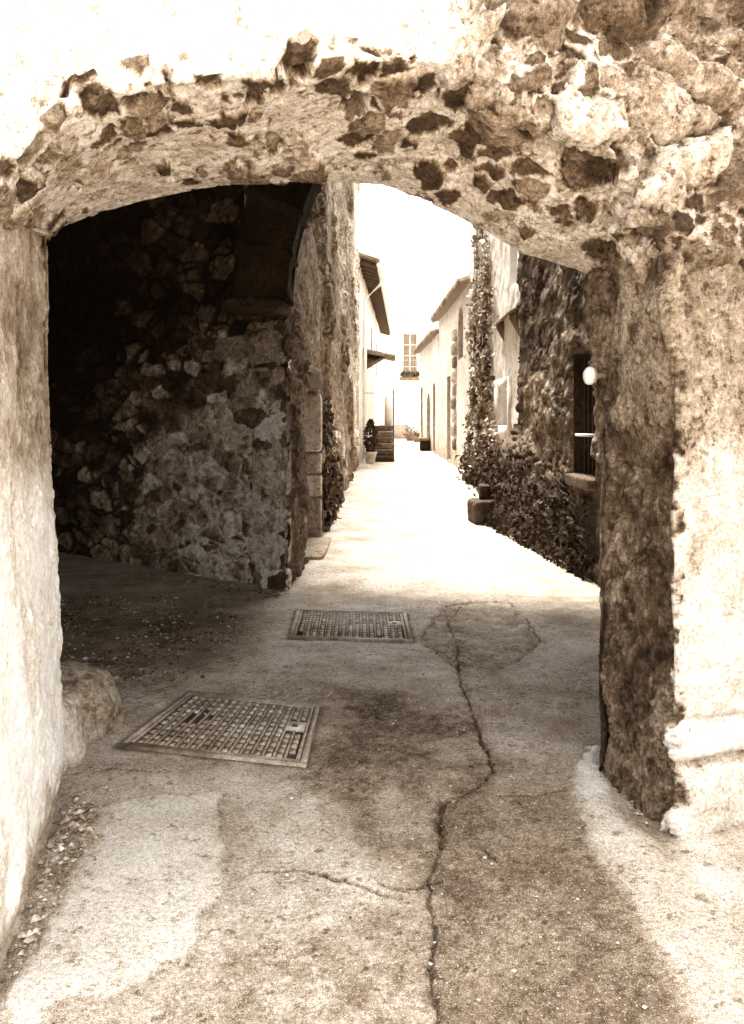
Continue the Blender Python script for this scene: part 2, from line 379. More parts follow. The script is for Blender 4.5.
tr = np.linspace(0, 1, 26, endpoint=False); ts = np.linspace(0, 1, 165, endpoint=False); tf = np.linspace(0, 1, 170)
rowsP = []
for i in range(len(ss)):
    a = np.stack([np.full(26, rp[i, 0]), np.full(26, rp[i, 1]), TOP+(zr[i]-TOP)*tr], 1)
    sag = np.sin(np.pi*ts)*.03
    b = np.stack([rp[i, 0]+(fp[i, 0]-rp[i, 0])*ts, rp[i, 1]+(fp[i, 1]-rp[i, 1])*ts, zr[i]+(zf[i]-zr[i])*ts-sag*0], 1)
    c = np.stack([np.full(170, fp[i, 0]), np.full(170, fp[i, 1]), zf[i]+(TOP-zf[i])*tf], 1)
    rowsP.append(np.concatenate([a, b, c]))
AP = np.array(rowsP)
for _ in range(5):                               # round both edges
    AP[:, 1:-1] = .25*AP[:, :-2]+.5*AP[:, 1:-1]+.25*AP[:, 2:]
AN = gnorm(AP); sh = AP.shape[:2]; Q = AP.reshape(-1, 3); NN = AN.reshape(-1, 3)
sI, tI = np.meshgrid(ss, np.concatenate([tr-1, ts, 1+tf]), indexing='ij'); sI = sI.ravel(); tI = tI.ravel()
q1 = fbm(Q, 2.2, 4, 51); q2 = fbm(Q, 8, 4, 52); q3 = fbm(Q, 30, 4, 53)
Qw = np.stack([Q@np.array((.94, .2, -.28)), Q@np.array((-.2, .98, 0)), Q@np.array((.28, 0, .95))], 1)
Qw = Qw*np.array((9.0, 6.0, 11.0))+.42*np.stack([fbm(Q, 7, 5, 61, .6), fbm(Q, 7, 5, 62, .65), fbm(Q, 7, 5, 63, .65)], 1)
f1, f2, cr, cv = cells(Qw, 5)
Qb = Q*np.array((3.9, 3.9, 5.0))+.38*np.stack([fbm(Q, 4, 5, 64, .55), fbm(Q, 4, 5, 65, .62), fbm(Q, 4, 5, 66, .62)], 1)
g1, g2, gr, gv = cells(Qb, 8)
frontband = np.exp(-((tI-.86)/.28)**2)
rightside = sst(sI+.15*q1, .52, .8)*sst(tI, .55, .9)
den = .36+.5*frontband+.5*rightside-.75*sst(tI, .97, 1.1)*(1-sst(sI, .5, .75))+.2*q1
pz = fbm(Q, 19, 4, 54, .6); rg = ridged(Q@np.array(((1, .3, 0), (-.3, 1, .2), (.5, 0, .5))), 16, 5, 72)
ms = sst(f2-f1+.07*q3+.04*q2, .05, .17)*(cr[:, 0] < den)
mb = sst(g2-g1+.05*q3+.03*q2, .02, .13)*sst(rightside+.4*frontband*sst(sI, .35, .7), .35, .6)*(gr[:, 4] < .85)
hs_ = ms*(-.006+.030*(cr[:, 1]-.5)+.012*np.sqrt(np.clip(f2-f1, 0, 1))+.030*((cr[:, 1:4]-.5)*cv).sum(1)*2)
hb_ = mb*(-.012+.05*(gr[:, 1]-.4)++.075*np.sqrt(np.clip(g2-g1, 0, 1))+.13*((gr[:, 1:4]-.5)*gv).sum(1))
hole = (1-.85*rightside)*((cr[:, 4] < .16) & (cr[:, 0] < den+.1))*sst(f2-f1, .04, .25)*sst(frontband+.6*rightside, .3, .6)
pit = (1-rightside)*sst(pz, .2, .42)*(.4+.6*sst(1.25-tI, 0, .3))
disp = .035*q1+.016*q2+.006*q3+.006*rg+np.where(mb > .3, hb_, hs_)*1.25-.07*hole-.012*pit+.008*rg*np.maximum(ms, mb)-.014*np.exp(-((g2-g1-.05)/.05)**2)*sst(rightside, .4, .7)
def pick(px, py, lo=.45):                      # the grid point of the masonry that a survey ray meets
    d = (372+FPX*Q[:, 0]/Q[:, 1]-px)**2+(HOR-FPX*(Q[:, 2]-EYE)/Q[:, 1]-py)**2; return Q[np.argmin(np.where((tI > lo) & (tI < 1.95), d, 1e9))]
Qh = Q+.05*np.stack([q2, fbm(Q, 9, 4, 57), fbm(Q, 9, 4, 58)], 1)*1.4
hollow = np.zeros(len(Q))
for (px, py, r0, dp) in ((600, 172, .085, .085), (618, 160, .06, .06), (640, 236, .085, .10), (610, 250, .06, .06), (85, 104, .042, .08), (66, 90, .03, .05), (130, 98, .045, .08), (160, 74, .022, .06), (285, 66, .04, .06), (270, 95, .045, .05), (300, 74, .04, .06), (218, 62, .016, .04), (20, 185, .05, .06), (640, 10, .06, .08), (655, 60, .035, .05), (530, 120, .05, .05)):
    e_ = np.linalg.norm((Qh-pick(px, py))*np.array((1, 1, .85)), axis=1)/r0; hollow = np.maximum(hollow, dp*(1-sst(e_, .45, 1.0)))
disp = disp-hollow
disp = disp*lerp(.35, 1, sst(tI, .0, .2))*sst(tI, -.5, -.05)*sst(1.99-tI, 0, .2)*(1-.0*sI)
stone_t = np.where(mb > .3, .075+.34*gr[:, 0]**1.6, .04+.24*cr[:, 2]**1.7)*(1+.5*rg+.4*q2)
mm = np.maximum(ms, mb)
mort = .60-.2*rightside+.12*q1+.10*q2-.10*sst(.55-tI, 0, .5)*sst(tI, -.1, .1)
mort = mort*(1-.3*sst(q3+q2, .1, .5)); white = .86*sst(tI+.15*q1, .9, 1.15)*(1-sst(sI+.1*q1, .55, .78)); mort = lerp(mort, .80+.05*q2, white)
white2 = np.exp(-((sI-.73-.12*(tI-1))/.10)**2)*sst(tI, .75, 1.05); mort = lerp(mort, .74+.06*q2, white2)
at = lerp(mort, stone_t, mm*.92); at = lerp(at, .10+.05*q2, sst(hollow, .01, .04)*.85); at = at*(1-.5*np.exp(-((f2-f1-.12)/.05)**2)*(cr[:, 0] < den)*sst(q3, -.3, .3)*(mb < .3))
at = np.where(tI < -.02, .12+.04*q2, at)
Qd = Q+NN*disp[:, None]
mesh('arch_head', Qd, gridf(*sh), M['arch'], arch, {'tone': np.clip(at, .02, .95)}, True)

def walk(pl, ds, smooth=3):
    pl = np.array(pl, float); o = []; dist = []
    t0 = 0
    for k, (a, b) in enumerate(zip(pl[:-1], pl[1:])):
        L_ = np.linalg.norm(b-a); d = ds[k] if hasattr(ds, '__len__') else ds
        n = max(2, int(round(L_/d))); t = np.arange(n)/n
        o.append(a+(b-a)*t[:, None]); dist.append(t0+t*L_); t0 += L_
    o.append(pl[-1:]); dist.append([t0]); o = np.concatenate(o); dist = np.concatenate(dist)
    for _ in range(smooth): o[1:-1] = .25*o[:-2]+.5*o[1:-1]+.25*o[2:]
    return o, dist

def wall_grid(pl, z0, z1, ds, dz, smooth=3):
    o, dist = walk(pl, ds, smooth)
    n = int(round((z1-z0)/dz))+1 if not hasattr(dz, '__len__') else None
    z = np.linspace(z0, z1, n) if n else np.asarray(dz)
    P = np.zeros((len(o), len(z), 3)); P[..., 0] = o[:, :1]; P[..., 1] = o[:, 1:]; P[..., 2] = z[None]
    return P, dist, z

# left pier: white washed reveal
LW = [FL-fdir*2.2, FL, RL, RL-rdir*4.2]
def pier_left():
    zs = np.concatenate([np.linspace(-.1, 1.9, 280, endpoint=False), np.linspace(1.9, 2.45, 70)])
    P, dist, z = wall_grid(LW, 0, 0, [.012, .006, .03], zs, 5); sh = P.shape[:2]
    d1 = np.linalg.norm(LW[1]-LW[0]); d2 = d1+np.linalg.norm(LW[2]-LW[1])
    Dm = np.repeat(dist[:, None], sh[1], 1).ravel(); N_ = gnorm(P).reshape(-1, 3); Q = P.reshape(-1, 3); z = Q[:, 2]
    a = fbm(Q, 2, 4, 81); b = fbm(Q, 9, 4, 82); c = fbm(Q, 34, 4, 83); sx = fbm(Q*np.array((1, 1, .25)), 9, 5, 84)
    inj = sst(Dm, d1-.1, d1)*(1-sst(Dm, d2, d2+.1))
    # batter: wider foot, an undercut where the plaster has broken off at the ground
    fl_ = fbm(Q, 4.5, 6, 85, .62); pl_ = sst(fl_, -.03, .0)*.45+sst(fl_, .14, .16)*.35+sst(fl_+.3*sst(z, 1, 1.6), .30, .32)*.2; ck = np.abs(fbm(Q, 3, 5, 86, .6)); hair = (1-sst(ck, .004, .014))*sst(b, -.1, .2)
    disp = .018*a+.006*b+.007*c+.012*pl_-.006*hair-.03*sst(.16-z, 0, .12)*(1+c)*inj-.055*sst(z, .7, 2.2)*inj
    disp = disp+.05*sst(1.15-z, 0, 1.0)*inj*.6
    e = np.abs(z-(1.22+.05*b)); disp = disp-.010*np.exp(-(e/.03)**2)*sst(a, -.2, .2)
    t = .92+.05*a+.06*b+.08*c-.10*(1-pl_)-.35*hair
    gr = sst(z+.2*a+.06*b, 1.12, 1.5); t = lerp(t, .37+.18*b+.2*c-.12*(1-pl_), gr*.92)
    t = lerp(t, .40+.1*b, sst(sx, .12, .3)*.55)
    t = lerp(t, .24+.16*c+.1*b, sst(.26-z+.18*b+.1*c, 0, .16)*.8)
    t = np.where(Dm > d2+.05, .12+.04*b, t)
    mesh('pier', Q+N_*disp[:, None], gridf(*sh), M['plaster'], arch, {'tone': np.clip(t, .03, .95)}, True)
pier_left()

RW = [RR+rdir*2.6, RR, FR, FR+fdir*2.2]
def pier_right():
    zs = np.linspace(-.1, 2.42, 390)
    P, dist, z = wall_grid(RW, 0, 0, [.03, .006, .008], zs, 5); sh = P.shape[:2]
    d1 = np.linalg.norm(RW[1]-RW[0]); d2 = d1+np.linalg.norm(RW[2]-RW[1])
    Dm = np.repeat(dist[:, None], sh[1], 1).ravel(); N_ = gnorm(P).reshape(-1, 3); Q = P.reshape(-1, 3); z = Q[:, 2]
    a = fbm(Q, 2, 4, 91); b = fbm(Q, 9, 4, 92); c = fbm(Q, 34, 4, 93)
    Qs = np.stack([Q[:, 0]*1.0+Q[:, 2]*.35, Q[:, 1]+Q[:, 2]*.45, Q[:, 2]*.45], 1)
    r1 = ridged(Qs, 9, 5, 94); r2 = ridged(Qs, 30, 4, 95)
    jam = sst(Dm, d1-.06, d1)*(1-sst(Dm+.03*b, d2-.03, d2+.03)); fr = sst(Dm+.11*b+.09*c+.05*r1+.03*a, d2-.03, d2+.04)
    f1, f2, cr, cv = cells(Q*np.array((7, 7, 6.))+.5*np.stack([a, b, c], 1), 17)
    chip = ((cr[:, 1:4]-.5)*cv).sum(1)
    fk = fbm(Qs, 5, 6, 98, .6); plate = sst(fk, -.12, -.08)*.5+sst(fk, .08, .11)*.5
    disp = jam*(.022*a+.012*b+.012*r1+.008*r2+.008*chip+.022*plate-.06+.07*sst(z, 1.3, 2.3)-.02*np.exp(-((z-1.2)/.4)**2))
    # plinth bulge with a stone course at .62
    bul = sst(.72-z, 0, .3); disp = disp+jam*bul*(.03+.03*chip+.02*a)
    disp = disp-jam*.05*np.exp(-((Dm-d1-.02)/.06)**2)*sst(.55-z, 0, .3)
    disp = disp+fr*(.02*a+.012*b+.004*c)
    cz = .34+.03*a; cs = np.exp(-((z-cz)/.055)**4)
    disp = disp+fr*(.018*cs*np.clip(.7+1.4*b+c, 0, 1.3)+.02*sst(.30-z, 0, .1))-fr*.018*np.exp(-((z-cz-.075)/.014)**2)-fr*.02*np.exp(-((z-cz+.08)/.016)**2)
    up = sst(z+.3*a+.2*b+.12*c+.15*(Dm-d2), 1.85, 2.2)*fr      # top of the plaster broken away to rubble
    disp = disp-up*(.018-.05*chip)
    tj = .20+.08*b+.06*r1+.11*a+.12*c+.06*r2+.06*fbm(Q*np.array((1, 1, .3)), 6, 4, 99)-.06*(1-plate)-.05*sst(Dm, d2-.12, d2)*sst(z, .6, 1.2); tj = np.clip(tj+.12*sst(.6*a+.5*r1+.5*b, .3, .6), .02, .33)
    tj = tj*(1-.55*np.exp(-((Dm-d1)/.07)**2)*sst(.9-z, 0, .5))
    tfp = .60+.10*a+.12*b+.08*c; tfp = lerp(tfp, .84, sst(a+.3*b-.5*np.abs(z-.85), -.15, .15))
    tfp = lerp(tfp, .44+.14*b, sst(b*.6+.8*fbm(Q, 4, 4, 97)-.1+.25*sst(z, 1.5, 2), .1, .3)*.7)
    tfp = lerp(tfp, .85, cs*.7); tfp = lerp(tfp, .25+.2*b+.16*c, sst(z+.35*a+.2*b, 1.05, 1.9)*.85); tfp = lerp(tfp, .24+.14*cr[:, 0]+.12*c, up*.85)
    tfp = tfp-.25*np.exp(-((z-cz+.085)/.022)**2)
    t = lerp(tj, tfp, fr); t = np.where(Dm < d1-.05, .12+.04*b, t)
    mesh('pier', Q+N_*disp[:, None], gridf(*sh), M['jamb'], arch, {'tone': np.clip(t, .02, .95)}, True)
pier_right()
nr = lambda d: np.array((d[1], -d[0]))
p0, p1 = FL-fdir*2.6, FR+fdir*2.9; p3 = RL-rdir*4.4; p2 = RR+rdir*3
MB().hexa([p0-nr(fdir)*.02, p1-nr(fdir)*.02, p2, p3], 3.70, 7.4, .6).build('upper_wall', M['facade'], arch)

# the two things fixed on or lying against the archway
gsr = MB().rock((-1.70, 4.12, .02), (.70, .72, .58), R(25), 4, 30, .24, 2.6, .36).build('guard_stone', M['rubble'], None, True)
tag(gsr, 'big rounded brown guard stone at the back foot of the white left pier', 'guard stone')
gs2 = MB().rock((-1.53, 3.68, .06), (.32, .36, .50), R(-10), 9, 22, .25, 3.2, .5).build('guard_stone', M['stone'], None, True)
tag(gs2, 'small pale upright stone between the white left pier and the big rounded guard stone', 'guard stone')
wlp = empty('wall_lamp', (.962, 3.50, 1.765), 'small white oval lamp on the rear edge of the dark right pier', 'wall lamp')
lb = MB().rock((.952, 3.50, 1.765), (.055, .055, .08), 0, 3, 14, .12, 2.2, .9); lb.build('lamp_cover', M['lamp'], wlp, True)
MB().tube([(.968, 3.50, 1.765), (.975, 3.50, 1.765)], .034, 14, .3).tube([(.97, 3.50, 1.765), (1.02, 3.50, 1.765)], .014, 10, .2).build('base', M['iron'], wlp)

# ------------------------------------------------------------------ access covers
def cover(K, label, nx, ny):
    bl, br, tr, tl = [np.array(k) for k in K]; c = (bl+br+tr+tl)/4; w, h = .86, .8     # a plate slightly out of square, as laid
    root = empty('access_cover', (c[0], c[1], 0), label, 'manhole cover')
    def part(mb, name, mat):
        o = mb.build(name, mat, root); o.location = (0, 0, 0)
        for v in o.data.vertices:
            a, b = v.co.x/w+.5, v.co.y/h+.5; p = (bl*(1-a)+br*a)*(1-b)+(tl*(1-a)+tr*a)*b-c; v.co.x, v.co.y = p
        return o
    f = MB(); t = .028
    for (x0, x1, y0, y1) in ((-w/2, w/2, -h/2, -h/2+t), (-w/2, w/2, h/2-t, h/2), (-w/2, -w/2+t, -h/2+t, h/2-t), (w/2-t, w/2, -h/2+t, h/2-t)): f.box(x0, x1, y0, y1, -.06, .016, .32)
    part(f, 'frame', M['iron'])
    p = MB(); g = .006; W = w-2*t-2*g; H = h-2*t-2*g
    p.box(-W/2, W/2, -H/2, H/2, -.05, .002, .07)
    rim = .016
    for (x0, x1, y0, y1) in ((-W/2, W/2, -H/2, -H/2+rim), (-W/2, W/2, H/2-rim, H/2), (-W/2, -W/2+rim, -H/2+rim, H/2-rim), (W/2-rim, W/2, -H/2+rim, H/2-rim)): p.box(x0, x1, y0, y1, .002, .014, .34)
    cw = (W-2*rim)/nx; ch = (H-2*rim)/ny
    for i in range(nx):
        x = -W/2+rim+cw*(i+.5)
        if i: p.box(x-cw/2-.006, x-cw/2+.006, -H/2+rim, H/2-rim, .002, .011, .30)
        for j in range(ny):
            y = -H/2+rim+ch*(j+.5)
            if vn(np.array([[i*.35+nx, j*.35, c[0]*9]]), 77)[0] > .62: continue          # silted up with dirt
            if i >= nx-2 and abs(j-ny*.55) < 1.2: continue
            worn = .30+.14*rng.random()
            p.box(x-cw*.26, x+cw*.26, y-ch*.30, y+ch*.30, .002, .0105+.003*rng.random(), worn)
    part(p, 'plate', M['iron'])
    k = MB(); x0 = W/2-rim-cw*1.9; yc = -H/2+rim+ch*(ny*.55+.5)
    k.box(x0, W/2-rim, yc-ch*.9, yc+ch*.9, .002, .013, .5); k.box(x0+cw*.5, x0+cw*1.1, yc-ch*.3, yc+ch*.3, .013, .0145, .05)
    part(k, 'lifting_plate', M['iron'])
cover(K1, 'nearest square iron access cover with raised studs, beside the big rounded guard stone', 15, 11)
cover(K2, 'farther square iron access cover, between the rubble corner and the broken paving', 15, 11)

# ------------------------------------------------------------------ leaves
def leaves(mb, pts, nrm, size, tone, spread=.9):
    n = len(pts); a = rng.normal(size=(n, 3))*spread+nrm; a /= np.linalg.norm(a, axis=1, keepdims=True)
    u = np.cross(a, rng.normal(size=(n, 3))); u /= np.linalg.norm(u, axis=1, keepdims=True); v = np.cross(a, u)
    s = (size*(.6+.8*rng.random(n)))[:, None]
    V = np.stack([pts-u*s, pts+v*s*.55+a*s*.15, pts+u*s, pts-v*s*.55+a*s*.15], 1).reshape(-1, 3)
    mb.add(V, np.arange(4*n).reshape(n, 4), np.repeat(tone*(.5+rng.random(n)), 4))

# ------------------------------------------------------------------ walls with openings
def openwall(name, pl, z0f, z1, ds, dz, mat, parent, dispf, tonef, openings=(), smooth=2):
    """openings: (d0, d1, z0, z1, arched) measured along the walk"""
    o, dist = walk(pl, ds, smooth)
    for (d0, d1, a, b, ar) in openings:          # pull grid lines onto the jambs
        for d in (d0, d1):
            k = int(np.argmin(np.abs(dist-d)))
            if 0 < k < len(dist)-1:
                j = k+1 if d > dist[k] else k-1
                f = abs(d-dist[k])/max(1e-6, abs(dist[j]-dist[k])); o[k] = o[k]+(o[j]-o[k])*f; dist[k] = d
    zs = np.linspace(z0f, z1, int(round((z1-z0f)/dz))+1)
    for (d0, d1, a, b, ar) in openings:
        for q in ((a,) if ar else (a, b)): zs[int(np.argmin(np.abs(zs-q)))] = q
    P = np.zeros((len(o), len(zs), 3)); P[..., 0] = o[:, :1]; P[..., 1] = o[:, 1:]; P[..., 2] = zs[None]
    sh = P.shape[:2]; N_ = gnorm(P).reshape(-1, 3); Q = P.reshape(-1, 3)
    D = np.repeat(dist[:, None], sh[1], 1).ravel()
    edge = np.full(len(Q), 1.)
    keep = np.ones((sh[0]-1, sh[1]-1), bool); dm = .5*(dist[1:]+dist[:-1])[:, None]; zm = .5*(zs[1:]+zs[:-1])[None]
    for (d0, d1, a, b, ar) in openings:
        ins = (dm > d0) & (dm < d1) & (zm > a)
        r = (d1-d0)/2; zt = (b-r*ar+np.sqrt(np.clip(r*r-(dm-(d0+d1)/2)**2, 0, None))*ar) if ar else b
        keep &= ~(ins & (zm < zt))
        dd = np.maximum(np.maximum(d0-D, D-d1), np.maximum(a-Q[:, 2], Q[:, 2]-b)); edge = np.minimum(edge, np.clip(dd/.05, 0, 1))
    h = dispf(Q, D); t = tonef(Q, D, h)
    F = gridf(*sh)[keep.ravel()]
    return mesh(name, Q+N_*(h*edge)[:, None], F, mat, parent, {'tone': np.clip(t, .02, .95)}, True), o, dist

def at_d(o, dist, d):
    p = np.array((np.interp(d, dist, o[:, 0]), np.interp(d, dist, o[:, 1])))
    e = .05; q = np.array((np.interp(d+e, dist, o[:, 0]), np.interp(d+e, dist, o[:, 1]))) - np.array((np.interp(d-e, dist, o[:, 0]), np.interp(d-e, dist, o[:, 1])))
    q /= np.linalg.norm(q); return p, q

def recess(parent, name, o, dist, d0, d1, a, b, depth, ar, matR, toneR, matB, toneB, planks=0, panes=None, out=.0):
    """reveal with a door leaf or a window at the back"""
    A, _ = at_d(o, dist, d0); B, _ = at_d(o, dist, d1); u = (B-A)/np.linalg.norm(B-A); inn = np.array((-u[1], u[0])); w = np.linalg.norm(B-A)
    n = 15; r = w/2
    if ar: top = [(r-r*math.cos(math.pi*k/(n-1)), b-r*ar+r*ar*math.sin(math.pi*k/(n-1))) for k in range(n)]
    else: top = [(0, b), (w, b)]
    prof = [(0, a)]+top+[(w, a)]
    V = []; F = []
    for (x, z) in prof:
        for dd in (-out, depth): p = A+u*x+inn*dd; V.append((p[0], p[1], z))
    k = len(prof)
    for i in range(k): j = (i+1) % k; F.append([2*i, 2*i+1, 2*j+1, 2*j])
    mesh('reveal', V, F, matR, parent, {'tone': np.full(len(V), toneR)})
    V = [];
    for dd in (depth-.06, depth+.02):
        for (x, z) in prof: p = A+u*x+inn*dd; V.append((p[0], p[1], z))
    F = [list(range(k)), list(range(2*k-1, k-1, -1))]+[[i, i+k, (i+1) % k+k, (i+1) % k] for i in range(k)]
    dr = mesh(name, V, F, matB, parent, {'tone': np.full(len(V), toneB)})
    def bar(mb, x0, x1, z0, z1, d0_, d1_, tone):
        c = [A+u*x0+inn*d1_, A+u*x0+inn*d0_, A+u*x1+inn*d0_, A+u*x1+inn*d1_]; mb.hexa(c, z0, z1, tone)
    if planks:
        mb = MB(); hh = b-r*ar if ar else b
        for i in range(planks): bar(mb, w*(i+.06)/planks, w*(i+.94)/planks, a+.02, hh-.02, depth-.085, depth-.055, toneB*(.8+.5*rng.random()))
        mb.build('plank_facing', matB, dr)
    if panes:
        nx, nz, tone = panes; mb = MB()
        for i in range(nx+1): x = w*i/nx; bar(mb, max(0, x-.025), min(w, x+.025), a, b, depth-.10, depth-.056, tone)
        for i in range(nz+1): z = a+(b-a)*i/nz; bar(mb, .02, w-.02, max(a, z-.02), min(b, z+.02), depth-.094, depth-.062, tone)
        mb.build('frame', M['wood'], dr)
    return dr, A, u, inn

# ------------------------------------------------------------------ left stone house: dark rubble wall and its long lane front
house = empty('stone_house', (-2.2, 12, 0), 'tall rubble house on the left with a dark corner wall and a stone doorway', 'house')
CO = np.array((-.79, 7.5)); LE = np.array((-.42, 22.5))
def rub_disp(Q, D):
    a = fbm(Q, 2, 4, 101); b = fbm(Q, 9, 4, 102); c = fbm(Q, 28, 3, 103)
    wv = np.stack([fbm(Q, 3, 4, 104), fbm(Q, 3, 4, 105), 0*a], 1)
    Qb = np.stack([D*3.3, Q[:, 2]*5.4, 0*D], 1)+.36*wv
    f1, f2, r, v = cells(Qb, 23); e = f2-f1
    m = sst(e+.05*b+.05*c, .05, .13)*(r[:, 4] > .2)
    Qs = np.stack([D*5.6, Q[:, 2]*7.4, 0*D], 1)+.5*wv; s1, s2, sr, sv = cells(Qs, 27); m2 = sst(s2-s1+.06*c, .09, .2)*(sr[:, 4] > .2)*((r[:, 4] <= .2) | (e < .05))
    rub_disp.m = m; rub_disp.r = r; rub_disp.m2 = m2; rub_disp.sr = sr; rub_disp.a = a; rub_disp.b = b; rub_disp.c = c
    return .02*a+.010*b+.008*c+m*(.012+.045*np.sqrt(np.clip(e, 0, 1))+.03*(r[:, 0]-.5)+.04*((r[:, 1:4]-.5)*v).sum(1))+m2*.022
def rub_tone(Q, D, h):
    lit = lerp(.16, 1, np.clip(sst(D+.5*rub_disp.a, 3.4, 5.4)*.9+.45*sst(1.9-Q[:, 2]+.3*rub_disp.a, 0, .9)*sst(D, 2.2, 4.2), 0, 1))*lerp(.3, 1, sst(2.75-Q[:, 2]+.25*rub_disp.a, 0, .7))  # shade of the bay painted into the wall tone, lighter towards the corner
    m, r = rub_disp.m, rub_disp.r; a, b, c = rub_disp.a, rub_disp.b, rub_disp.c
    # mortar is pale low down near the corner; shade higher and deeper is painted in
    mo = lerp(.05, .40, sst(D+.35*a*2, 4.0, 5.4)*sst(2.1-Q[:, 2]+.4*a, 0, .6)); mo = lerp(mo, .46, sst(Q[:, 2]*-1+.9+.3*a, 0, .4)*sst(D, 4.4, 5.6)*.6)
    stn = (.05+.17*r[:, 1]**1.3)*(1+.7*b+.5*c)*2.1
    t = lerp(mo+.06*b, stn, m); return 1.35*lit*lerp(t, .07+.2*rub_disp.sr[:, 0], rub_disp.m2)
WL = [(-6.2, 11.13), (-3.84, 9.54), (CO[0], CO[1])]
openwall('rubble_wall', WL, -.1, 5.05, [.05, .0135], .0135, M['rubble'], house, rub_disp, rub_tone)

def lane_disp(Q, D):
    Ql = Q*np.array((1, .4, 1)); a = fbm(Ql, 1.3, 4, 111); b = fbm(Ql, 6, 4, 112); c = fbm(Ql, 22, 3, 113)
    f1, f2, r, v = cells(Q*np.array((4, 1.5, 4.2))+.5*np.stack([a, b, c], 1), 29)
    m = sst(f2-f1, .06, .2); lane_disp.z = (a, b, c, r, m)
    ex = sst(fbm(Q, .8, 4, 114)+.4*sst(1.8-Q[:, 2], 0, 1.2), -.05, .2)
    lane_disp.ex = ex
    return .06*a+.03*b+.018*c+ex*m*(.06+.07*(r[:, 0]-.5))
def lane_tone(Q, D, h):
    a, b, c, r, m = lane_disp.z; ex = lane_disp.ex
    t = .28+.14*b+.07*a; t = lerp(t, .08+.22*r[:, 1]+.08*c, ex*m*.9)
    t = lerp(t, .62+.1*b, sst(fbm(Q*np.array((1, .35, .7)), 1.1, 4, 116), .1, .4)*.7)
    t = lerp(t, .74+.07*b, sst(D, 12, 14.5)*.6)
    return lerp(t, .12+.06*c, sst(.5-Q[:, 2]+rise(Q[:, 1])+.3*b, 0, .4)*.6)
AL = [(CO[0], CO[1]), (LE[0], LE[1])]
door1 = (1.45, 2.95, .02, 2.02, 0); door2 = (11.2, 12.9, rise(19.5)+.0, 2.75, 1); win2 = (4.1, 4.55, 2.45, 3.1, 0); win1 = (9.3, 9.7, 3.1, 4.2, 0)
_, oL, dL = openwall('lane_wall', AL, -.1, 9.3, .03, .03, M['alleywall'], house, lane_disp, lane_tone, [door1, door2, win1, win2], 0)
d_, A_, u_, i_ = recess(house, 'door', oL, dL, *door1[:4], .24, 0, M['stone'], .3, M['dark'], .05, planks=5)
recess(house, 'door', oL, dL, *door2[:4], .35, 1, M['stone'], .3, M['dark'], .05, planks=6)
recess(house, 'window', oL, dL, *win2[:4], .25, 0, M['stone'], .25, M['glass'], .03, panes=(1, 2, .12))
recess(house, 'window', oL, dL, *win1[:4], .25, 0, M['stone'], .3, M['glass'], .05, panes=(1, 2, .2))
# jamb stones of the near doorway, its threshold and its crooked lintel
for side, dd in ((0, door1[1]),):
    z = .06
    for k, hgt in enumerate((.55, .30, .28, .78)):
        c = A_+u_*(door1[1]-door1[0]-.06)+i_*.07
        MB().rock((c[0], c[1]+.12, z+hgt/2), (.26, .19, hgt-.02), math.atan2(u_[1], u_[0])-math.pi/2, 30+k, 14, .06, 9, .4+.12*(k % 2)).build('jamb_stone', M['stone'], house, True); z += hgt
z = .02
for k, hgt in enumerate((.62, .5, .62, .3)):
    c = A_-u_*.14+i_*.15
    MB().rock((c[0], c[1], z+hgt/2), (.30, .30, hgt-.015), math.atan2(u_[1], u_[0])-math.pi/2, 40+k, 14, .12, 8, .2).build('jamb_stone', M['stone'], house, True); z += hgt
c = A_+u_*.75+i_*.06; MB().rock((c[0]+.02, c[1], 2.12), (.26, 1.75, .24), -.02, 51, 18, .2, 4, .2, lean=(.05, 0)).build('lintel', M['stone'], house, True)
c = A_+u_*.72; MB().rock((c[0]+.03, c[1], .03), (.36, 1.5, .14), -.02, 53, 14, .05, 8, .3).build('threshold', M['stone'], house, True)
# corner stones of the rubble wall
wd = (CO-np.array((-3.84, 9.54))); wd /= np.linalg.norm(wd); wyaw = math.atan2(wd[1], wd[0])
z = -.04
for k, (hgt, wid, tn) in enumerate(((.24, .30, .34), (.66, .44, .24), (.50, .40, .2), (.44, .36, .30), (.32, .62, .17), (.44, .46, .15), (.30, .40, .10))):
    c = CO-wd*(wid/2+.04)+np.array((-wd[1], wd[0]))*.045
    MB().rock((c[0], c[1], z+hgt/2), (wid, .15, hgt-.03), wyaw, 60+k, 18, .13, 8, tn*2.3).build('corner_stone', M['rubble'], house, True); z += hgt
for k, (dx, zc, wid, hgt, tn) in enumerate(((.72, 2.30, .46, .26, .2), (.80, 1.95, .38, .3, .09), (1.12, 2.36, .4, .2, .07))):
    c = CO-wd*dx+np.array((-wd[1], wd[0]))*.05
    MB().rock((c[0], c[1], zc), (wid, .16, hgt), wyaw, 80+k, 14, .2, 5, tn*1.5).build('squared_stone', M['rubble'], house, True)
# house mass behind the walls, closed at the top and at the far end
MB().hexa([(-6, 12.2), (CO[0]-.35, 8.3), (LE[0]-.02, 22.5), (-6, 22.5)], 9.28, 9.5, .3).build('roof', M['tile'], house)
MB().hexa([(-6, 22.3), (LE[0]-.03, 22.3), (LE[0]-.03, 22.48), (-6, 22.48)], 0, 9.28, .6).build('end_wall', M['facade'], house)
MB().hexa([(-6.2, 11.2), (-3.84, 9.62), (CO[0]-.06, 7.66), (-6, 12)], 5.05, 9.27, .2).build('upper_wall', M['rubble'], house)
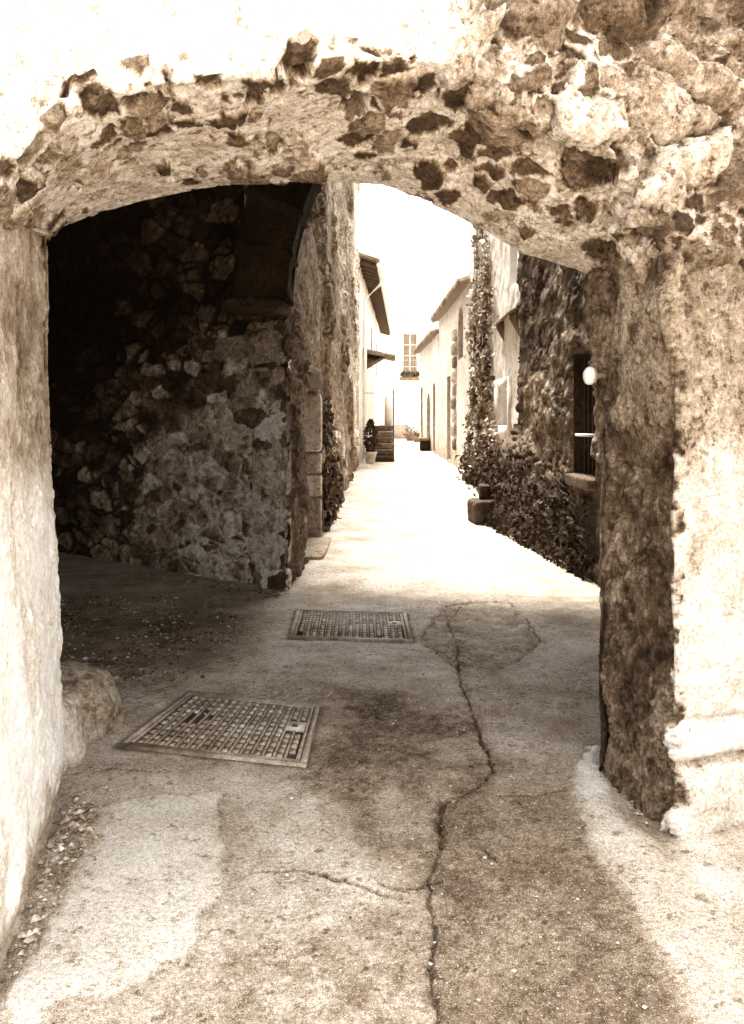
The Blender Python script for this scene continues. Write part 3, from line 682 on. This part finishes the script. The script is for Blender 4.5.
# weeds on the foot of the lane front
mb = MB(); n = 1500
yy = 10.9+rng.random(n)**1.2*2.8; zq = rng.random(n)**1.5*1.9*np.clip(1.1-np.abs(yy-11.7)/2.6, .15, 1); xx = CO[0]+.0213*(yy-7.5)+.03+np.abs(rng.normal(size=n))*.035*(1.4-zq/2)
leaves(mb, np.stack([xx, yy, rise(yy)+zq], 1), np.array((1, -.4, .3)), np.full(n, .06), .05+.2*rng.random(n)**2)
wp = mb.build('wall_weeds', M['leaf']); tag(wp, 'dark weeds growing up the left wall just past the stone doorway', 'wall plant')

# ------------------------------------------------------------------ covered bay: second arch, ceiling, end wall
bay = empty('covered_bay', (0, 7.4, 0), 'dark vaulted bay behind the near archway, its far arch springing from a stone corbel', 'vault')
th = np.linspace(0, math.pi, 41); ax, bz, cx, cz = 1.47, 1.95, .73, 2.67
def arch_ring(y0, y1, a0, b0, a1, b1, name, tone, mat):
    ny = 14; nrr = 10; P = []
    prof = [(0, t) for t in np.linspace(0, 1, ny)]
    V = []
    for t in th:
        row = []
        for k in range(ny): row.append((cx-a0*math.cos(t), lerp(y1, y0, k/(ny-1)), cz+b0*math.sin(t)))
        for k in range(1, nrr): f = k/(nrr-1); row.append((cx-lerp(a0, a1, f)*math.cos(t), y0, cz+lerp(b0, b1, f)*math.sin(t)))
        for k in range(1, ny): row.append((cx-a1*math.cos(t), lerp(y0, y1, k/(ny-1)), cz+b1*math.sin(t)))
        for k in range(1, nrr): f = k/(nrr-1); row.append((cx-lerp(a1, a0, f)*math.cos(t), y1, cz+lerp(b1, b0, f)*math.sin(t)))
        V.append(row)
    P = np.array(V); P2_ = np.zeros((161, P.shape[1], 3)); tt = np.linspace(0, 40, 161)
    for j in range(P.shape[1]):
        for k in range(3): P2_[:, j, k] = np.interp(tt, np.arange(41), P[:, j, k])
    N_ = -gnorm(P2_).reshape(-1, 3); Q = P2_.reshape(-1, 3); b = fbm(Q, 4, 5, 131)
    tq = np.repeat(np.arange(161)[:, None], P2_.shape[1], 1).ravel(); jn = (tq % 10 == 0)*1.0; vt = hsh(tq//10, tq*0, tq*0, 9); b = b+1.2*jn-.8*(vt-.5); tone = tone*(1+1.2*(vt-.5))*(1-.6*jn)
    mesh(name, Q-N_*(.03*b)[:, None], gridf(*P2_.shape[:2]), mat, bay, {'tone': np.clip(tone+.04*b, .02, 1)}, True)
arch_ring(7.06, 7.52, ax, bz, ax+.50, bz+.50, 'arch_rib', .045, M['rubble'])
V = []; F = []
for k, t in enumerate(th):                       # spandrel wall above the rib, lane side proud
    x, z = cx-(ax+.40)*math.cos(t), cz+(bz+.40)*math.sin(t)
    for y in (7.14, 7.58): V.append((x, y, z)); V.append((x, y, 9.2))
for k in range(40): a = 4*k; F += [[a, a+4, a+5, a+1], [a+2, a+3, a+7, a+6], [a, a+2, a+6, a+4]]
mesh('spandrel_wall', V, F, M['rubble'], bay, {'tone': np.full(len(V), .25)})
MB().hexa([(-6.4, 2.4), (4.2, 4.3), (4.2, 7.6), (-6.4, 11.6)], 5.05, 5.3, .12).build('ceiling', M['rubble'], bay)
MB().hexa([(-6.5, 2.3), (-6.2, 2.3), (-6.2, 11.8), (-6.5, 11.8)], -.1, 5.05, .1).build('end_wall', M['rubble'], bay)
mbk = MB(); mbk.rock((-1.06, 7.26, 2.62), (.56, .5, .11), R(0), 71, 14, .2, 6, .07); mbk.build('corbel', M['stone'], bay, True)

# ------------------------------------------------------------------ right dark house
dark = empty('stone_house', (3, 9.5, 0), 'dark mossy stone house on the right with a barred window, just past the right pier', 'house')
XD = 2.2
def dk_disp(Q, D):
    Ql = Q*np.array((1, .5, 1)); a = fbm(Ql, 1.5, 4, 141); b = fbm(Ql, 6, 4, 142); c = fbm(Ql, 22, 3, 143)
    f1, f2, r, v = cells(Q*np.array((4, 1.9, 4.6))+.6*np.stack([a, b, c], 1), 31); m = sst(f2-f1, .05, .2); dk_disp.z = (a, b, c, r, m)
    return .05*a+.025*b+.01*c+m*(.03+.05*(r[:, 0]-.5))+.0*D
def dk_tone(Q, D, h):
    a, b, c, r, m = dk_disp.z
    t = .16+.07*b+.05*a; t = lerp(t, .06+.16*r[:, 1]+.05*c, m*.7); t = lerp(t, .3+.08*b, sst(a+.4*b, .15, .4)*.7)
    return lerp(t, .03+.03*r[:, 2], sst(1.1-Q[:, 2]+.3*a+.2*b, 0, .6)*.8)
wdk = (4.47, 5.35, 1.03, 2.32, 0)
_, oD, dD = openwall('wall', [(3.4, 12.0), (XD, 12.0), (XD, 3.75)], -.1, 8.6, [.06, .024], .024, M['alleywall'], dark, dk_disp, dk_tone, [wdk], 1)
dw, A_, u_, i_ = recess(dark, 'window', oD, dD, *wdk[:4], .30, 0, M['stone'], .10, M['glass'], .04, panes=(2, 3, .10))
mb = MB()
for k in range(4): p = A_+u_*(.16+.16*k)+i_*.08; mb.tube([(p[0], p[1], 1.03), (p[0], p[1], 2.32)], .011, 6, .05)
mb.build('window_bars', M['iron'], dark)
p = A_+u_*.4+i_*.02; MB().hexa([(p[0]-.03, p[1]-.30), (p[0]+.06, p[1]-.30), (p[0]+.06, p[1]+.30), (p[0]-.03, p[1]+.30)], 1.43, 1.46, .7).build('window_rail', M['pale'], dark)
p = A_+u_*.4; MB().rock((p[0]+.08, p[1], .96), (.34, 1.0, .13), 0, 91, 12, .06, 8, .16).build('window_sill', M['stone'], dark, True)
MB().hexa([(XD-.1, 3.8), (7, 3.8), (7, 12), (XD-.1, 12)], 8.58, 8.8, .3).build('roof', M['tile'], dark)
# sloping mossy buttress at its far corner and low step stones
V = []; nS, nH = 90, 60
ty = np.linspace(0, 1, nS); tz = np.linspace(0, 1, nH)
P = np.zeros((nS, nH, 3))
for i, t in enumerate(ty):
    y = lerp(12.05, 7.9, t); base = lerp(.66, .03, t**.8); top = lerp(1.5, .7, t)
    P[i, :, 0] = XD+.04-base*(1-tz)**.9; P[i, :, 1] = y; P[i, :, 2] = -.1+rise(y)+(top+.1)*tz
P0 = P[:1].copy(); P0[..., 0] = XD+.3; P = np.concatenate([P0*.5+P[:1]*.5+np.array((0, .02, 0)), P]); P[0, :, 0] = XD+.3
N_ = gnorm(P).reshape(-1, 3); Q = P.reshape(-1, 3); h = dk_disp(Q, 0)
t_ = .07+.15*dk_disp.z[3][:, 1]**2+.06*dk_disp.z[1]+.06*dk_disp.z[2]
mesh('buttress', Q+N_*(h*1.5)[:, None], gridf(*P.shape[:2]), M['alleywall'], dark, {'tone': np.clip(t_, .015, .5)}, True)
s1 = MB().rock((1.70, 11.75, rise(11.8)+.15), (.50, .50, .36), .12, 95, 20, .16, 12, .09).build('step_stone', M['stone'], None, True); tag(s1, 'low dark stone block at the far foot of the dark right house', 'stone block')
s2 = MB().rock((1.80, 11.92, rise(11.8)+.43), (.40, .36, .22), -.08, 97, 20, .12, 14, .08).build('step_stone', M['stone'], None, True); tag(s2, 'smaller dark stone block set on top of the low block by the dark right house', 'stone block')
mb = MB(); n = 2000
yy = 7.9+rng.random(n)*4.1; t = (12.05-yy)/4.15; top = .95-.35*t+.35*rng.normal(size=n)*.5; zq = rng.random(n)**1.15*np.clip(top, .25, 2.2)
bs = lerp(.66, .03, np.clip(t, 0, 1)**.8); xx = XD-bs*np.clip(1-zq/lerp(1.5, .7, t), 0, 1)**.9-.045-np.abs(rng.normal(size=n))*.025
leaves(mb, np.stack([xx, yy, rise(yy)+zq], 1), np.array((-1, -.3, .5)), np.full(n, .030)*(.4+1.3*rng.random(n)), .03+.05*rng.random(n)**2)
iv = mb.build('wall_weeds', M['leaf']); tag(iv, 'dense dark creeper covering the foot of the dark right house', 'wall plant')

# ------------------------------------------------------------------ right: bright house with ivy
bright = empty('stone_house', (3.2, 16, 0), 'bright sunlit house on the right behind the ivy, with a small roofed window', 'house')
def fa_disp(Q, D):
    a = fbm(Q, 1, 4, 151); b = fbm(Q, 5, 4, 152); c = fbm(Q, 18, 3, 153); fa_disp.z = (a, b, c)
    return .04*a+.02*b+.012*c
def fa_tone(Q, D, h):
    a, b, c = fa_disp.z; t = .72+.1*a+.12*b
    return lerp(t, .3+.1*c, sst(fbm(Q, 2.2, 4, 155)+.3*sst(3.2-Q[:, 2], 0, 2), .18, .4)*.55)
XB = lambda y: 2.42-.0065*(y-13)
wlow = (1+19.4-15.0, 1+19.4-14.0, 1.55, 2.2, 0); wup = (1+19.4-14.0, 1+19.4-13.3, 3.95, 5.0, 0)
_, oB, dB = openwall('wall', [(3.38, 19.4), (2.38, 19.4), (2.42, 12.1)], 0, 8.3, .05, .05, M['facade'], bright, fa_disp, fa_tone, [wlow, wup], 0)
for nm, wn in (('window', wlow), ('window', wup)): recess(bright, nm, oB, dB, *wn[:4], .25, 0, M['pale'], .7, M['glass'], .04, panes=(2, 2, .5))
# pale band round the lower window
mb = MB()
for y0, y1, z0, z1 in ((13.80, 13.98, 1.3, 2.4), (15.02, 15.5, 1.3, 2.4), (13.98, 15.02, 2.21, 2.4), (13.98, 15.02, 1.3, 1.54)): mb.box(2.36, 2.45, y0, y1, z0, z1, .55)
mb.build('window_surround', M['facade'], bright)
cn = empty('window_canopy', (2.2, 14.2, 3.4), 'small slanted canopy above the lower window of the bright right house', 'canopy')
MB().hexa([(2.24, 14.75), (2.24, 13.0), (2.5, 13.0), (2.5, 14.75)], [3.36, 3.36, 3.52, 3.52], [3.41, 3.41, 3.57, 3.57], .22).build('slab', M['tile'], cn)
for y in (14.55, 13.2): MB().hexa([(2.26, y), (2.26, y-.08), (2.43, y-.08), (2.43, y)], [3.30, 3.30, 3.0, 3.0], [3.368, 3.368, 3.47, 3.47], .2).build('bracket', M['wood'], cn)
MB().hexa([(2.2, 12.3), (6.5, 12.3), (6.5, 19.4), (2.2, 19.4)], 8.28, 8.5, .3).build('roof', M['tile'], bright)
mb = MB(); n = 17000
zq = rng.random(n)**1.15*6.6; wd_ = lerp(1.75, .75, zq/6.6)+.25*np.sin(zq*2.1); yy = 17.3+(rng.random(n)-.5)*2*wd_*1.05+.25*rng.normal(size=n)-.3*(1-zq/6.6)
zq2 = zq+rise(17)
cl = fbm(np.stack([yy, zq2, yy*0], 1), 1.7, 3, 161); kp = cl+.5*fbm(np.stack([yy, zq2, yy*0], 1), 6, 2, 163) > -.22+.045*zq2
xx = XB(yy)-.05-np.abs(rng.normal(size=n))*.05*(1.5-zq/6.6)
leaves(mb, np.stack([xx, yy, zq2], 1)[kp], np.array((-1, -.2, .35)), np.full(kp.sum(), .052)*(.5+1.1*rng.random(kp.sum())), np.clip(.15+.5*cl[kp]+.04*zq2[kp], .05, .6))
st_ = mb.build('climbing_ivy', M['leaf']); vb = MB()
for k in range(14):
    zt = np.linspace(0, 3.5+3*rng.random(), 26); y0_ = 16.6+1.5*rng.random(); wy = y0_+.25*np.cumsum(rng.normal(size=26))*.35
    vb.tube(np.stack([XB(wy)-.04, wy, rise(17)+zt], 1), np.linspace(.022, .006, 26), 5, .16)
vb.build('stem', M['wood'], st_); tag(st_, 'tall column of ivy climbing the bright house on the right', 'ivy')
mb = MB(); n = 2600; yy = 12.4+rng.random(n)*6.4; zq = rng.random(n)**1.6*.8*(.5+.6*fbm(np.stack([yy, yy*0, yy*0], 1), 1.2, 3, 165)+.35); xx = XB(yy)-.06-np.abs(rng.normal(size=n))*.14
leaves(mb, np.stack([xx, yy, rise(yy)+np.abs(zq)], 1), np.array((-1, -.2, .6)), np.full(n, .05)*(.5+rng.random(n)), .03+.1*rng.random(n)**2)
lb_ = mb.build('wall_weeds', M['leaf']); tag(lb_, 'low weeds along the foot of the bright house, below the ivy', 'wall plant')

# ------------------------------------------------------------------ right: two farther houses
def farhouse(x0, y0, x1, y1, ztop, eave, label, ops, ridge, quoin=False, tone=.75):
    h = empty('stone_house', ((x0+x1)/2+1, (y0+y1)/2, 0), label, 'house')
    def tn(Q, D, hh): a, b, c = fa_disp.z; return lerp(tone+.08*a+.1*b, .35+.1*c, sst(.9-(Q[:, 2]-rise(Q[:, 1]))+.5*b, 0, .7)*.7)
    L_ = math.hypot(x1-x0, y1-y0)
    _, o, d = openwall('wall', [(x0+1.2, y0), (x0, y0), (x1, y1), (x1+1.2, y1)], 0, ztop, .08, .08, M['facade'], h, fa_disp, tn, [(1.2+q[0], 1.2+q[1], q[2], q[3], q[4]) for q in ops], 0)
    for q in ops: recess(h, q[5], o, d, 1.2+q[0], 1.2+q[1], q[2], q[3], .3, q[4], M['stone'], .45, M['dark'], .06, planks=4 if q[5] == 'door' else 0, panes=(2, 3, .4) if q[5] == 'window' else None)
    roof = MB(); roof.hexa([(x0-eave, y0+.1), (x1-eave, y1-.1), (x1+3.5, y1-.1), (x0+3.5, y0+.1)], [ztop-.05, ztop-.05, ztop+ridge, ztop+ridge], [ztop+.06, ztop+.06, ztop+ridge+.11, ztop+ridge+.11], .3)
    ro = roof.build('roof', M['tile'], h)
    tl = MB(); n = int(L_/.22)
    for k in range(n):
        f = (k+.5)/n; x = lerp(x0, x1, f); y = lerp(y0, y1, f); tl.tube([(x-eave-.06, y, ztop+.05), (x-eave+1.4, y, ztop+.09+ridge*1.46/(3.5+eave))], .075, 7, .16+.2*rng.random())
    tl.build('eave_tiles', M['tile'], ro)
    return h, o, d
h3, o3, d3 = farhouse(2.22, 26.6, 2.37, 19.45, 5.0, .22, 'cream house with arched window and a column of corner stones, beyond the ivy', [(2.4, 3.3, rise(24)+.05, 3.0, 0, 'door'), (5.0, 6.0, 3.3, 4.7, 1, 'window')], 1.2)
for k in range(9):
    y = 22.2+.12*(k % 2); x = 2.37-.021*(y-19.45)
    MB().rock((x+.05, y, 1.0+.38*k), (.26, .55+.25*(k % 2), .30), 0, 120+k, 8, .1, 6, .2+.12*(k % 3)).build('corner_stone', M['stone'], h3, True)
farhouse(2.02, 34, 2.21, 26.65, 4.6, .2, 'farthest pale house on the right of the lane with three narrow doorways', [(.6, 1.5, rise(33)+.05, 3.1, 0, 'door'), (3.3, 4.6, rise(30)+.05, 2.75, 1, 'door'), (5.6, 6.4, rise(28)+.05, 3.0, 0, 'door')], 1.0, tone=.82)
bn = empty('stone_bench', (1.9, 29.5, rise(29.5)), 'small dark bench block against the right wall far down the lane', 'bench')
zb = float(rise(29.5)); MB().box(1.72, 2.12, 29.0, 30.0, zb+.36, zb+.46, .2).build('seat', M['stone'], bn); [MB().box(1.78, 2.12, q, q+.25, zb-.02, zb+.36, .05).build('leg', M['stone'], bn) for q in (29.1, 29.65)]

# ------------------------------------------------------------------ left: second house with deep eaves
lh = empty('stone_house', (-1.5, 30, 0), 'pale house on the left with deep tiled eaves and a white downpipe', 'house')
x0, y0, x1, y1 = -.37, 22.5, .43, 40.0
opsL = [(2.1, 3.0, rise(24)+.02, 2.75, 0, 'door'), (2.2, 3.0, 3.9, 5.2, 0, 'window'), (7.0, 8.2, 3.7, 5.2, 0, 'window'), (12, 13, 3.7, 5.2, 0, 'window')]
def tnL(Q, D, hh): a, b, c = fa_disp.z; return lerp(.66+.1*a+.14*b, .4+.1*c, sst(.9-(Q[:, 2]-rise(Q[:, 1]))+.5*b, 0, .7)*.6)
_, oH, dH = openwall('wall', [(x0, y0), (x1, y1), (-3, y1)], 0, 6.25, .08, .08, M['facade'], lh, fa_disp, tnL, [q[:5] for q in opsL], 0)
for q in opsL: recess(lh, q[5], oH, dH, *q[:4], .3, q[4], M['stone'], .45, M['dark'], .07, planks=4 if q[5] == 'door' else 0, panes=(2, 3, .4) if q[5] == 'window' else None)
ux = np.array((x1-x0, y1-y0)); ux /= np.linalg.norm(ux); on = np.array((ux[1], -ux[0]))
a0 = np.array((x0, y0))+ux*.05; a1 = np.array((x1, y1))+ux*.2; ov = .5
ro = MB().hexa([a0+on*ov, a1+on*ov, a1-on*4, a0-on*4], [6.12, 6.12, 7.6, 7.6], [6.2, 6.2, 7.68, 7.68], .16).build('roof', M['tile'], lh)
for k in range(30):
    p = a0+ux*(.1+k*.59); MB().hexa([p+on*(ov-.04), p+on*(ov-.04)+ux*.12, p-on*.1+ux*.12, p-on*.1], [5.98, 5.98, 6.16, 6.16], [6.11, 6.11, 6.29, 6.29], .12).build('rafter', M['wood'], ro)
tl = MB()
for k in range(78):
    p = a0+ux*(.1+k*.225); q = p-on*1.6; e = p+on*(ov+.07); tl.tube([(e[0], e[1], 6.20), (q[0], q[1], 6.92)], .075, 7, .2+.2*rng.random())
tl.build('eave_tiles', M['tile'], ro)
gt = MB(); e0 = a0+on*(ov+.06); e1 = a1+on*(ov+.06); gt.tube([(e0[0], e0[1], 6.06), (e1[0], e1[1], 6.06)], .065, 8, .75); gt.build('gutter', M['pale'], lh)
dp = MB(); p = a0+ux*1.6; e = p+on*(ov+.06); wq = p+on*.09
dp.tube([(e[0], e[1], 6.02), (e[0], e[1], 5.80), (wq[0], wq[1], 5.35), (wq[0], wq[1], .6)], .05, 8, .8); dp.build('downpipe', M['pale'], lh)
# canopy over the steps, steps with a rail post, leaning white board, potted shrub
cp = empty('door_canopy', (.3, 24.9, 3.6), 'small flat tiled canopy sticking out from the left wall above the steps', 'canopy')
MB().hexa([(-.3, 24.4), (.72, 24.5), (.72, 25.6), (-.3, 25.6)], [3.78, 3.58, 3.58, 3.78], [3.9, 3.70, 3.70, 3.9], .26).build('slab', M['tile'], cp)
MB().hexa([(-.28, 24.6), (.4, 24.6), (.4, 24.7), (-.28, 24.7)], [3.2, 3.60, 3.60, 3.2], [3.32, 3.68, 3.68, 3.8], .2).build('bracket', M['wood'], cp)
stp = empty('outdoor_steps', (.35, 24.2, .45), 'short flight of dark stone steps with an iron post against the left wall', 'steps')
zb = float(rise(23.7))
for k in range(6):
    MB().rock((.33, 23.8+.26*k+.35, zb+.18*k+.09), (.66, .95-.1*k+.0, .178), .02, 140+k, 10, .04, 10, (.07, .16, .2, .17, .24, .18)[k]).build('step', M['stone'], stp, True)
mb = MB().tube([(.64, 23.75, zb), (.64, 23.75, zb+2.15)], .022, 6, .1); mb.build('post', M['iron'], stp)
MB().tube([(.64, 23.75, zb+2.05), (-.2, 23.9, zb+2.05)], .014, 6, .2).build('rail', M['iron'], stp)
pb = MB().box(.40, .66, 25.62, 25.68, zb+1.08, zb+2.0, .85).build('panel', M['pale'], None); tag(pb, 'white upright panel standing on top of the steps', 'panel')
pt = empty('potted_plant', (-.02, 23.2, zb), 'leafy potted shrub against the left wall, in front of the steps', 'potted plant')
prof = [(.12, 0), (.17, .26), (.19, .28), (.19, .32), (.16, .32), (.15, .27)]; V = []; F = []
for r_, z_ in prof:
    for j in range(16): a = 2*math.pi*j/16; V.append((-.04+r_*math.cos(a), 23.2+r_*math.sin(a), zb+z_))
for i in range(len(prof)-1):
    for j in range(16): F.append([i*16+j, i*16+(j+1) % 16, (i+1)*16+(j+1) % 16, (i+1)*16+j])
mesh('pot', V, F, M['tile'], pt, {'tone': np.full(len(V), .45)}, True)
mb = MB(); n = 420; th_ = rng.random(n)*6.28; zz_ = rng.random(n); rr_ = .17*np.sin(np.pi*np.clip(zz_*.9+.1, 0, 1))*(.5+.6*rng.random(n))+.03
leaves(mb, np.stack([-.04+rr_*np.cos(th_), 23.2+rr_*np.sin(th_), zb+.3+zz_*.95], 1), np.array((0, 0, .5)), np.full(n, .06), .09, 1.2); mb.build('foliage', M['leaf'], pt)

# ------------------------------------------------------------------ end of the lane
eh = empty('town_house', (2, 42, .9), 'white house closing the end of the lane, with a tall balcony window', 'house')
def tnE(Q, D, hh): a, b, c = fa_disp.z; return .9+.03*a+.03*b
wE = (4.63, 5.37, 4.05, 6.35, 0); dE = (5.6, 6.5, rise(42), 3.4, 0)
_, oE, dE_ = openwall('wall', [(-3, 42), (9, 42)], 0, 7.2, .12, .12, M['facade'], eh, fa_disp, tnE, [wE, (2.7, 3.1, 2.4, 3.4, 0)], 0)
recess(eh, 'window', oE, dE_, *wE[:4], .25, 0, M['pale'], .6, M['glass2'], .2, panes=(2, 4, .9))
recess(eh, 'window', oE, dE_, 2.7, 3.1, 2.4, 3.4, .2, 0, M['pale'], .6, M['glass'], .2, panes=(1, 2, .8))
MB().hexa([(-3.2, 41.6), (9.2, 41.6), (9.2, 47), (-3.2, 47)], [7.18, 7.18, 8.6, 8.6], [7.3, 7.3, 8.7, 8.7], .5).build('roof', M['tile'], eh)
bl = MB().box(1.45, 2.55, 41.3, 42, 3.9, 4.02, .3).build('balcony', M['stone'], eh)
mb = MB()
for k in range(9): x = 1.5+.125*k; mb.tube([(x, 41.34, 4.02), (x, 41.34, 4.9)], .012, 5, .35)
mb.tube([(1.47, 41.34, 4.9), (2.53, 41.34, 4.9)], .02, 5, .35); mb.build('railing', M['iron'], bl)
for k in range(4):
    mb = MB(); n = 80; leaves(mb, np.stack([1.62+.25*k+.06*rng.normal(size=n), 41.3+.06*rng.normal(size=n), 4.08+.1*np.abs(rng.normal(size=n))], 1), np.array((0, -1, .4)), np.full(n, .07), .14)
    fb = mb.build('balcony_plant', M['leaf']); tag(fb, 'bushy trailing plant on the balcony of the white end house', 'plant', 'plants along the far balcony')
lw = MB().box(-.2, 1.75, 38.9, 39.3, .6, 1.5, .34).box(-.23, 1.78, 38.87, 39.33, 1.5, 1.56, .4).build('low_wall', M['facade']); tag(lw, 'low grey wall across the far end of the lane', 'wall')
for k, (x, y, r0, lab) in enumerate(((1.75, 36.8, .26, 'larger dark flowerpot by the low grey wall at the lane end'), (2.0, 35.6, .2, 'smaller squat flowerpot nearest the right wall at the lane end'))):
    f = empty('flower_pot', (x, y, float(rise(y))), lab, 'flowerpot'); zb2 = float(rise(y)); V = []; F = []
    prof = [(.6, 0), (.95, .8), (1.05, .85), (1.05, 1), (.85, 1), (.8, .8)]
    for q_, z_ in prof:
        for j in range(14): a = 2*math.pi*j/14; V.append((x+r0*q_*math.cos(a), y+r0*q_*math.sin(a), zb2+z_*r0*1.3))
    for i in range(len(prof)-1):
        for j in range(14): F.append([i*14+j, i*14+(j+1) % 14, (i+1)*14+(j+1) % 14, (i+1)*14+j])
    mesh('pot', V, F, M['tile'], f, {'tone': np.full(len(V), .22)}, True)
    mb = MB(); n = 120; leaves(mb, np.array((x, y, zb2+r0*1.6))+rng.normal(size=(n, 3))*r0*.5, np.array((0, 0, 1)), np.full(n, .06), .2); mb.build('foliage', M['leaf'], f)

# ------------------------------------------------------------------ loose grit, crumbs and leaf litter
mb = MB()
ico = np.array([(0, 0, 1), (1, 0, 0), (0, 1, 0), (-1, 0, 0), (0, -1, 0), (0, 0, -1)], float)
icf = [[0, 1, 2, 2], [0, 2, 3, 3], [0, 3, 4, 4], [0, 4, 1, 1], [5, 2, 1, 1], [5, 3, 2, 2], [5, 4, 3, 3], [5, 1, 4, 4]]
Vs = []; Fs = []; As = []; nn = 0
def grit(x, y, s, tone, z=0):
    global nn
    V = ico*s*(.6+.8*rng.random((6, 3)))*np.array((1, 1, .6)); a = rng.random()*6.28; c_, s_ = math.cos(a), math.sin(a)
    V = np.stack([V[:, 0]*c_-V[:, 1]*s_+x, V[:, 0]*s_+V[:, 1]*c_+y, V[:, 2]+z+s*.2], 1)
    Vs.append(V); Fs.extend([[i+nn for i in (f[:3])] for f in icf]); As.append(np.full(6, tone)); nn += 6
for k in range(2600):
    x, y = gp(50+190*rng.random(), 596+85*rng.random())
    if rng.random() < sst(x+.35*vn(np.array([[x*2, y*1.5, 0.]]), 3)[0], -1.75, -.75): continue
    grit(x, y, .006+.014*rng.random()**3, .10+.5*rng.random()**3)
for k in range(900):
    t = rng.random(); p = lerp(np.array(gp(62, 800)), np.array(gp(0, 970)), t); grit(p[0]+.03+abs(rng.normal())*.09, p[1]+.08*rng.normal(), .003+.016*rng.random()**5, .2+.4*rng.random())
for k in range(1400):
    x = -1.1+2.2*rng.random(); y = 2.0+5*rng.random(); grit(x, y, .003+.006*rng.random()**3, .12+.55*rng.random(), .004)
for k in range(500):
    t = rng.random(); p = lerp(np.array((-3.84, 9.5)), np.array((-.74, 7.4)), t); grit(p[0]-.1*abs(rng.normal()), p[1]-.05-abs(rng.normal())*.15, .01+.03*rng.random()**3, .1+.3*rng.random())
gro = mesh('grit', np.concatenate(Vs), Fs, M['stone'], None, {'tone': np.concatenate(As)}); tag(gro, 'loose grit and crumbled mortar scattered over the paving', 'grit', kind='stuff')
